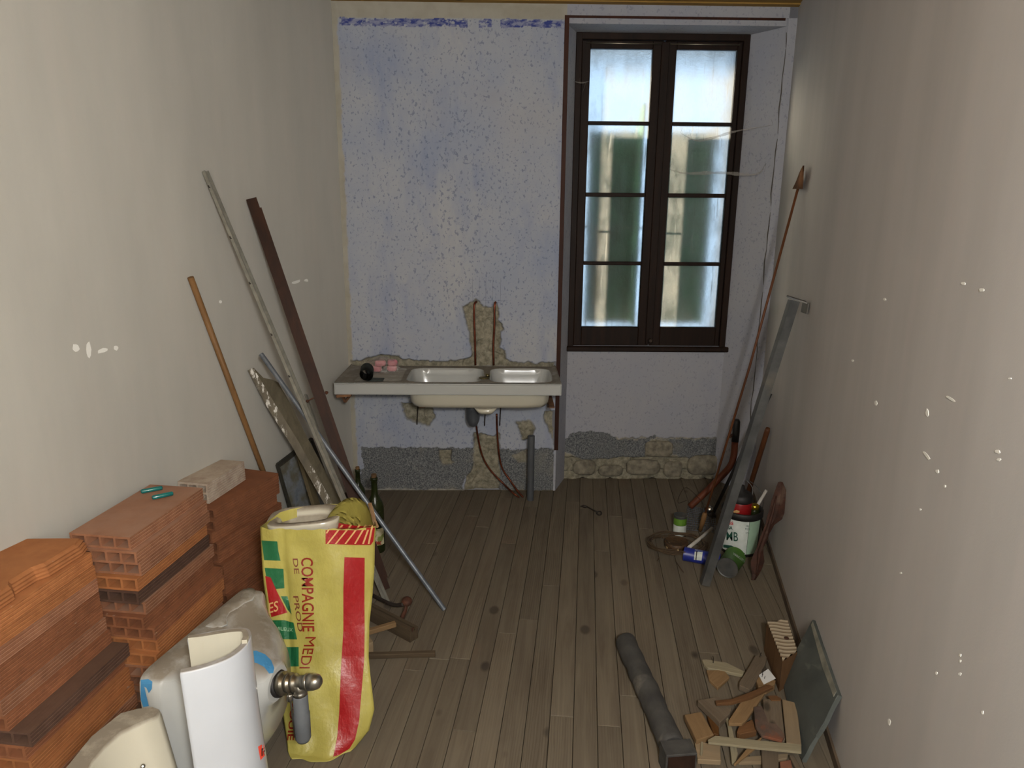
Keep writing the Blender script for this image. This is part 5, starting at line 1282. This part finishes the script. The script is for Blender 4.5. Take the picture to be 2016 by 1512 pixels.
# folded wire mesh
bm = newbm(); c00 = F(1352, 1046, .0); c10 = F(1406, 1046, .0); 
def mp(u, v): 
    p = F(1350, 1044).lerp(F(1412, 1050), u); q = atY(1356, 994, 3.86).lerp(atY(1408, 1012, 3.80), u); r = p.lerp(q, v); r.z = max(.004, r.z); r += Vector((0, .02 * math.sin(v * 3), 0)); return r
for i in range(15): bm_tube(bm, [mp(i / 14, v / 6 + 0) for v in range(7)], .0012, 4)
for i in range(13): bm_tube(bm, [mp(v / 6, i / 12) for v in range(7)], .0012, 4)
for i in range(13):
    bm_tube(bm, [mp(min(1, max(0, i / 12 + (v / 6 - .5) * .5)), v / 6) for v in range(7)], .0012, 4)
solo('wire_mesh', bm, basic('blue_grey_wire', S(110, 120, 134), S(88, 96, 108), 10, rough=.5, metal=.5, bump=0), 'sheet of blue-grey wire mesh leaning behind the small green and white tin', 'mesh')
# old tap
pt_ = atY(1397, 1003, 3.72); t = thing('old_tap', (pt_.x, pt_.y, pt_.z - .03), 'chromed tap with a dark body lying on top of the wire mesh', 'tap')
bm = newbm(); bm_lathe(bm, [(.006, 0), (.020, .006), (.022, .018), (.014, .028), (.004, .030)], pt_, 20, Vector((-.2, -.9, .5))); part('knob', bm, M_CHROME, t)
bm = newbm(); bm_tube(bm, [pt_, pt_ + Vector((.01, .0, -.03)), pt_ + Vector((.03, -.0, -.05))], [.014, .018, .016], 12); part('tap_body', bm, M_DARKIRON, t)
# double-ended rusty tool
def tool_pt(x, y, d): return onR(x, y, d)
t = thing('rusty_mattock', F(1487, 1144), 'rusty double-ended digging tool head leaning on the right wall beside the pail', 'tool')
bot = F(1483, 1142, .002); topp = onR(1536, 950, .03)
def tp_(x, y):
    v = (y - 950) / (1142 - 950); Yd = topp.y + (bot.y - topp.y) * v; return atY(x, y, Yd)
sec = [(1532, 1541, 949), (1526, 1548, 965), (1519, 1551, 985), (1514, 1546, 1005), (1509, 1540, 1022), (1506, 1524, 1034), (1500, 1515, 1050), (1494, 1510, 1065), (1490, 1503, 1078), (1484, 1503, 1090), (1478, 1505, 1105), (1478, 1501, 1118), (1481, 1495, 1130), (1478, 1487, 1146)]
bm = newbm(); rings = []
for a_, c_, y in sec:
    A_, B_ = tp_(a_, y), tp_(c_, y); m_ = (A_ + B_) / 2; th = .004 if y < 1028 else (.012 if y < 1085 else .007)
    A_.z = max(A_.z, .004); B_.z = max(B_.z, .004); m_.z = max(m_.z, .004)
    rings.append([A_, m_ + Vector((0, -th, th * .3)), B_, m_ + Vector((0, th, 0))])
bm_loft(bm, rings, True, True, False); part('blade', bm, M_RUST, t)
bm = newbm(); rib = [tp_(x, y) + Vector((0, -.010, 0)) for x, y in ((1527, 975), (1519, 1010), (1510, 1040), (1501, 1065), (1494, 1085), (1491, 1110), (1487, 1130))]
bm_tube(bm, rib, [.004, .007, .009, .010, .010, .006, .003], 8); part('spine', bm, M_RUST, t)

# hook on the floor
bm = newbm(); bm_tube(bm, smoothpts([F(1143, 997, .005), F(1152, 996, .010), F(1162, 1001, .006), F(1174, 1007, .006), F(1182, 1007, .006), F(1184, 1011, .005), F(1180, 1014, .005), F(1175, 1011, .005), F(1176, 1008, .005)], 4), .0042, 8)
bm_lathe(bm, [(.004, 0), (.009, .008), (.009, .022), (.004, .03)], F(1146, 996, .009), 8, F(1156, 998, .009) - F(1146, 996, .009)); solo('iron_hook', bm, M_DARKIRON, 'small iron eye hook lying alone on the floor below the window', 'hook')

# heavy round post with a square foot lying in the foreground
R_ = .040; a = F(1231, 1262, R_); c = F(1328, 1478, R_); ax = (c - a).normalized()
M_LOG = basic('dusty_dark_post', S(66, 65, 62), S(48, 47, 46), 14, rough=.85, bump=.5, dist=.01, c3=S(98, 94, 87), s3=9, lo=.6, hi=.72)
t = thing('round_post', ((a + c) / 2).xy.to_3d(), 'dusty dark round post with a square foot lying on the floor in the foreground', 'post')
L_ = (c - a).length; prof = [(R_ * .80, -.003), (R_ * .96, .002)] + [(R_ * (1 + .035 * math.sin(i * 1.9) + .02 * math.sin(i * .7)), .008 + (L_ - .02) * i / 22) for i in range(23)]
bm = newbm(); bm_lathe(bm, prof, a, 26, ax)
for v in bm.verts:
    q = v.co - a; n = float(fbm(np.array(q.x * 40 + q.z * 20), np.array(q.y * 40))) - .5; v.co += (q - ax * q.dot(ax)).normalized() * (n * .006)
    v.co.z = max(v.co.z, .001)
part('shaft', bm, M_LOG, t)
ax2 = ax; yv = Vector((0, 0, 1)).cross(ax2).normalized(); fc = c + ax2 * .055
M4 = Matrix((ax2, yv, Vector((0, 0, 1)))).transposed().to_4x4(); M4.translation = fc
bm = newbm(); bm_box(bm, .012, .098, .080, M4, .002); 
for s_ in (-1, 1):
    M5 = M4.copy(); M5.translation = fc - ax2 * .03 + yv * s_ * .044; bm_box(bm, .055, .010, .080, M5, .001)
for s_ in (-1, 1):
    M5 = M4.copy(); M5.translation = fc - ax2 * .03 + Vector((0, 0, s_ * .035)); bm_box(bm, .055, .098, .008, M5, .001)
part('foot_box', bm, M_LOG, t); bm = newbm(); M5 = M4.copy(); M5.translation = fc + ax2 * .0070; bm_box(bm, .003, .086, .066, M5); part('foot_face', bm, wood('dark_red_brown_wood', S(46, 30, 22), S(34, 22, 16), 1), t, 'dark brown inside face')
bm = newbm(); bm_lathe(bm, [(.008, 0), (.008, .006), (.004, .009)], fc + ax2 * .0085 + yv * .02 + Vector((0, 0, -.02)), 10, ax2); part('screw', bm, M_CHROME, t)

# ---------------------------------------------------------------- slate and pile of offcuts
A_ = onR(1599, 1219, .012); B_ = onR(1650, 1368, .012); C_ = F(1578, 1500, .001); D_ = F(1519, 1366, .001)
# keep the slab plane: D follows from the others
D_ = A_ + (C_ - B_); D_.z = max(D_.z, .001)
n_ = (B_ - A_).cross(C_ - A_).normalized(); n_ = n_ if n_.dot(EYE - A_) > 0 else -n_
def slate_mat():
    b = NB('green_grey_slate'); n = b.noise(b.vec((2, 1, 1)), 4, 6, .65); col = b.mix(b.mr(n, .35, .65), S(80, 85, 82), S(62, 67, 65))
    col = b.mix(b.mr(b.noise(b.vec((6, 1, 1)), 8, 4), .6, .75, 0, .5), col, S(124, 126, 118)); b.bump(n, .2, .003); return b.fin(col, .6)
t = thing('slate_slab', (C_ + D_) / 2, 'green-grey slate slab leaning on the right wall behind the wood offcuts', 'slab')
def jag(a, c, n, j_): return [a.lerp(c, i / n) + (0 if i in (0, n) else 1) * (n_.cross(c - a).normalized() * random.uniform(-j_, j_)) for i in range(n)]
out = jag(A_, B_, 6, .003) + jag(B_, C_, 8, .004) + jag(C_, D_, 4, .001) + jag(D_, A_, 6, .008)
bm = newbm(); bm_ext(bm, [p - n_ * .014 for p in out], n_ * .014); bmesh.ops.bevel(bm, geom=[e for e in bm.edges if abs((e.verts[0].co - A_).dot(n_)) < .001 and abs((e.verts[1].co - A_).dot(n_)) < .001], offset=.003, segments=1, affect='EDGES'); part('slab', bm, slate_mat(), t)
bm = newbm(); e1_, e2_ = A_.lerp(B_, .04), A_.lerp(B_, .96); w1 = (C_ - B_).normalized()
bm_ext(bm, [e1_ + n_ * .0004, e2_ + n_ * .0004, e2_ + w1 * .020 + n_ * .0004, e1_.lerp(e2_, .6) + w1 * .026 + n_ * .0004, e1_ + w1 * .014 + n_ * .0004], n_ * .0015); part('worn_edge', bm, basic('slate_edge', S(132, 130, 118), S(104, 104, 94), 20), t)

Z = 4.032
def off(name, poly, zt, th, m, lab, cat='offcut', crop='a', tilt=0.0, dirn=None, chips=0.0):
    pts = [(x / Z + 1180, y / Z + 1180) for x, y in poly] if crop == 'a' else poly
    P3 = [F(x, y, zt) for x, y in pts]; ctr = sum(P3, Vector()) / len(P3)
    if tilt:
        d = Vector((dirn[0], dirn[1], 0)).normalized()
        P3 = [EYE + (p - EYE) * (1 - tilt * (p - ctr).dot(d) / 1.7) for p in P3]
    # grain along the longest edge
    L = max(((P3[i] - P3[i - 1]) for i in range(len(P3))), key=lambda v: v.length); ang = math.atan2(L.y, L.x)
    org = Vector((ctr.x, ctr.y, min(p.z for p in P3) - th)); Rz = Matrix.Rotation(ang, 4, 'Z'); Mi = (Matrix.Translation(org) @ Rz).inverted()
    bm = newbm(); bm_ext(bm, [Mi @ (p - Vector((0, 0, th))) for p in P3], Vector((0, 0, th)))
    try: bmesh.ops.bevel(bm, geom=[e for e in bm.edges], offset=min(.0018, th * .15), segments=1, affect='EDGES')
    except Exception: pass
    me = mesh_of(bm, name); me.materials.append(m); o = bpy.data.objects.new(name, me); C.objects.link(o); o.matrix_world = Matrix.Translation(org) @ Rz
    props(o, lab, cat, 'wood offcuts in front of the slate slab' if cat == 'offcut' else None); return o, ctr
M_AMB = wood('amber_wood', S(96, 64, 32), S(76, 50, 24), 0, .7, False); M_GREYW = wood('grey_brown_board', S(112, 100, 85), S(94, 82, 68), 0, .85)
M_LT = wood('light_splinter_wood', S(144, 136, 114), S(122, 114, 92), 0, .85, False); M_BRN = wood('brown_stick_wood', S(110, 78, 50), S(88, 62, 40), 0, .8, False)
M_BARK = basic('brown_bark', S(92, 74, 62), S(70, 56, 48), 24, rough=.9, bump=.5, c3=S(112, 66, 44), s3=8, lo=.52, hi=.6)
M_BRK = basic('brick_red_shard', S(128, 84, 62), S(110, 70, 54), 20, rough=.9)
off('wood_splinter', [(815,475),(850,475),(1010,500),(1150,570),(1140,597),(860,542),(830,512)], .016, .014, M_LT, 'long pale splintered strip with a bent nail, farthest of the offcuts')
bm = newbm(); q = F(1404, 1305, .016); bm_tube(bm, [q, q + Vector((0, 0, .018)), q + Vector((-.003, 0, .030))], .0014, 6); solo('bent_nail', bm, M_DARKIRON, 'bent nail standing in the farthest pale splintered strip', 'nail')
off('wood_chip', [(850,560),(990,560),(1035,615),(940,700),(870,632)], .014, .013, M_TAN, 'small tan five-sided wood chip just below the splintered strip')
off('board_end', [(1240,440),(1330,455),(1315,520),(1215,700),(1190,715),(1110,680),(1110,655),(1150,600)], .034, .022, M_GREYW, 'grey-brown board end with a nail lying beside the ribbed block')
bm = newbm(); q = F(1496, 1294, .034); bm_tube(bm, [q, q + Vector((0, 0, .012)), q + Vector((.004, 0, .020))], .0014, 6); solo('bent_nail', bm, M_DARKIRON, 'short nail in the grey-brown board end', 'nail')
off('wood_block', [(1245,645),(1262,612),(1400,640),(1395,668),(1330,705),(1262,690)], .030, .028, M_TAN, 'small tan block under the white label scrap')
o, q = off('label_scrap', [(1265,600),(1340,550),(1400,625),(1305,672)], .0335, .003, basic('white_paper', S(208, 210, 210), rough=.6, bump=0), 'small white printed scrap of card on the offcuts', 'paper')
bvw = bvh_of(o) if False else None
bm = newbm()
for i, (x0, x1, y) in enumerate(((1336, 1364, 606), (1340, 1372, 622), (1322, 1352, 634), (1306, 1330, 652))):
    bm_ext(bm, [F(x / Z + 1180, (y_) / Z + 1180, .0337) for x, y_ in ((x0, y + 9), (x1, y - 4), (x1, y + 0), (x0, y + 13))], Vector((0, 0, .0003)))
part('printed_line', bm, M_INK, o)
# ribbed weathered block: ribs are real ridges
t = thing('ribbed_block', F(1536, 1310), 'weathered wooden block with deep wavy ribs standing beside the slate slab', 'block')
zt_ = .135; q4 = [F(x / Z + 1180, y / Z + 1180, zt_) for x, y in ((1332, 170), (1492, 155), (1572, 400), (1455, 478))]
e_r = (q4[3] - q4[0]); ph_ = lambda p, v: (p - q4[0]).dot(e_r) / e_r.length_squared * 11 * 2 * math.pi + 1.0 * math.sin(v * 5 + (p - q4[0]).dot(e_r) * 60)
n1, n2_ = 56, 14; P = np.zeros((n1, n2_, 3))
for i in range(n1):
    for k_ in range(n2_):
        u = i / (n1 - 1); v = k_ / (n2_ - 1); a_ = q4[0].lerp(q4[3], u); b_ = q4[1].lerp(q4[2], u); p = a_.lerp(b_, v)
        P[i, k_] = (p.x, p.y, p.z + .005 * math.sin(ph_(p, v)) - .005)
CR = np.zeros((n1, n2_, 3)); CR[..., 0] = [[.5 + .5 * math.sin(ph_(q4[0].lerp(q4[3], i / (n1 - 1)).lerp(q4[1].lerp(q4[2], i / (n1 - 1)), k_ / (n2_ - 1)), k_ / (n2_ - 1))) for k_ in range(n2_)] for i in range(n1)]
me = grid_mesh('ribbed_face', P, {'crest': CR}); _b = NB('ribbed_weathered_wood'); _b.bump(_b.noise(_b.vec(), 40, 4), .3, .002)
part('ribbed_face', me, _b.fin(_b.mix(_b.mr(_b.attr('crest', 0), .2, .8), S(96, 80, 62), S(150, 138, 118)), .9, spec=.1), t)
bm = newbm(); cyc = [q4[0], q4[1], q4[2], q4[3]]; bm_loft(bm, [[p + Vector((0, 0, -.008)) for p in cyc], [Vector((p.x - .0, p.y - .0, .001)) for p in cyc]], False, True, False); part('block_side', bm, wood('brown_block_side', S(104, 78, 52), S(84, 60, 40), 2), t)
bm = newbm(); hq = q4[0].lerp(q4[3], .58).lerp(q4[1].lerp(q4[2], .58), .62); bm_lathe(bm, [(.008, .001), (.009, .003), (.005, .004), (.001, .001)], hq, 12); part('rusty_bolt', bm, M_IRON, t)
off('brown_stick', [(920,800),(1050,795),(1200,735),(1340,672),(1384,690),(1210,770),(1050,820),(930,825)], .062, .012, M_BRN, 'brown tapering stick laid slanting across the top of the offcuts')
off('wedge_board', [(780,800),(945,770),(1050,862),(1040,900),(955,980),(930,950)], .040, .024, M_GREYW, 'pale grey wedge-shaped board end left of the slanting stick')
off('tan_block', [(675,915),(810,890),(910,1072),(770,1118)], .036, .022, M_TAN, 'tan rectangular wood block, leftmost of the offcuts')
off('amber_offcut', [(855,920),(950,965),(950,1075),(905,1065)], .020, .018, M_AMB, 'amber-brown offcut showing between the wedge board and the tan block')
off('light_block', [(755,1125),(960,1150),(965,1280),(780,1270)], .020, .018, M_PALE, 'pale squarish board piece just below the leftmost tan block')
off('wood_sliver', [(805,1128),(826,1128),(822,1210),(812,1238),(800,1228)], .026, .005, M_LT, 'thin pale sliver lying on the squarish board piece')
off('diagonal_slat', [(1256,735),(1315,742),(1165,958),(1132,985),(1028,985),(1025,960),(1130,800)], .048, .012, M_TAN, 'tan slat running down from the slanting stick, centre of the offcuts')
off('dark_piece', [(1092,1050),(1110,1000),(1215,950),(1252,1040),(1115,1070)], .034, .024, M_BRN, 'short brown piece under the lower end of the central slat')
off('pink_board', [(1300,790),(1440,790),(1475,1108),(1440,1110),(1345,1010),(1305,900)], .046, .014, M_GREYW, 'pinkish grey board under the dark bark shard')
off('bark_shard', [(1225,850),(1290,842),(1328,940),(1335,980),(1400,985),(1440,1025),(1472,1085),(1450,1120),(1290,1080),(1240,1005)], .058, .010, M_BARK, 'curved shard of brown bark with an orange patch', 'bark')
off('long_board', [(1450,790),(1565,820),(1605,1160),(1484,1135)], .040, .014, M_PALE, 'pale upright board beside the slate, rightmost of the offcuts')
off('long_lath', [(862,1112),(920,1080),(1250,1118),(1602,1150),(1605,1213),(1250,1175),(865,1135)], .058, .008, M_LT, 'long pale lath lying crosswise over the lower offcuts')
off('narrow_sliver', [(1002,938),(1022,935),(1052,1020),(1100,1220),(1078,1308),(1052,1290),(1020,1010)], .030, .010, M_LT, 'narrow pale sliver running under the long lath')
off('slanting_sliver', [(1068,1305),(1180,1175),(1288,1088),(1292,1096),(1240,1178),(1082,1308)], .046, .008, M_TAN, 'thin slanting sliver crossing below the long lath')
off('cross_sliver', [(1105,1292),(1112,1250),(1450,1228),(1500,1218),(1490,1262),(1300,1285)], .014, .012, M_PALE, 'rough pale sliver at the very bottom of the offcuts')
off('wide_board', [(1285,1182),(1420,1192),(1424,1420),(1300,1420)], .028, .010, M_GREYW, 'grey-brown board running out of the picture at the bottom')
off('brick_shard', [(1432,1285),(1520,1270),(1540,1380),(1440,1400)], .024, .022, M_BRK, 'reddish brick shard at the bottom edge beside the slate', 'shard')
off('thin_board', [(1505,1232),(1540,1228),(1640,1400),(1590,1400)], .018, .014, M_GREYW, 'narrow grey board along the bottom tip of the slate slab')
off('small_chip', [(1340,765),(1400,760),(1445,785),(1440,800),(1365,800)], .050, .006, M_BRN, 'small brown chip on the upper edge of the pinkish board')
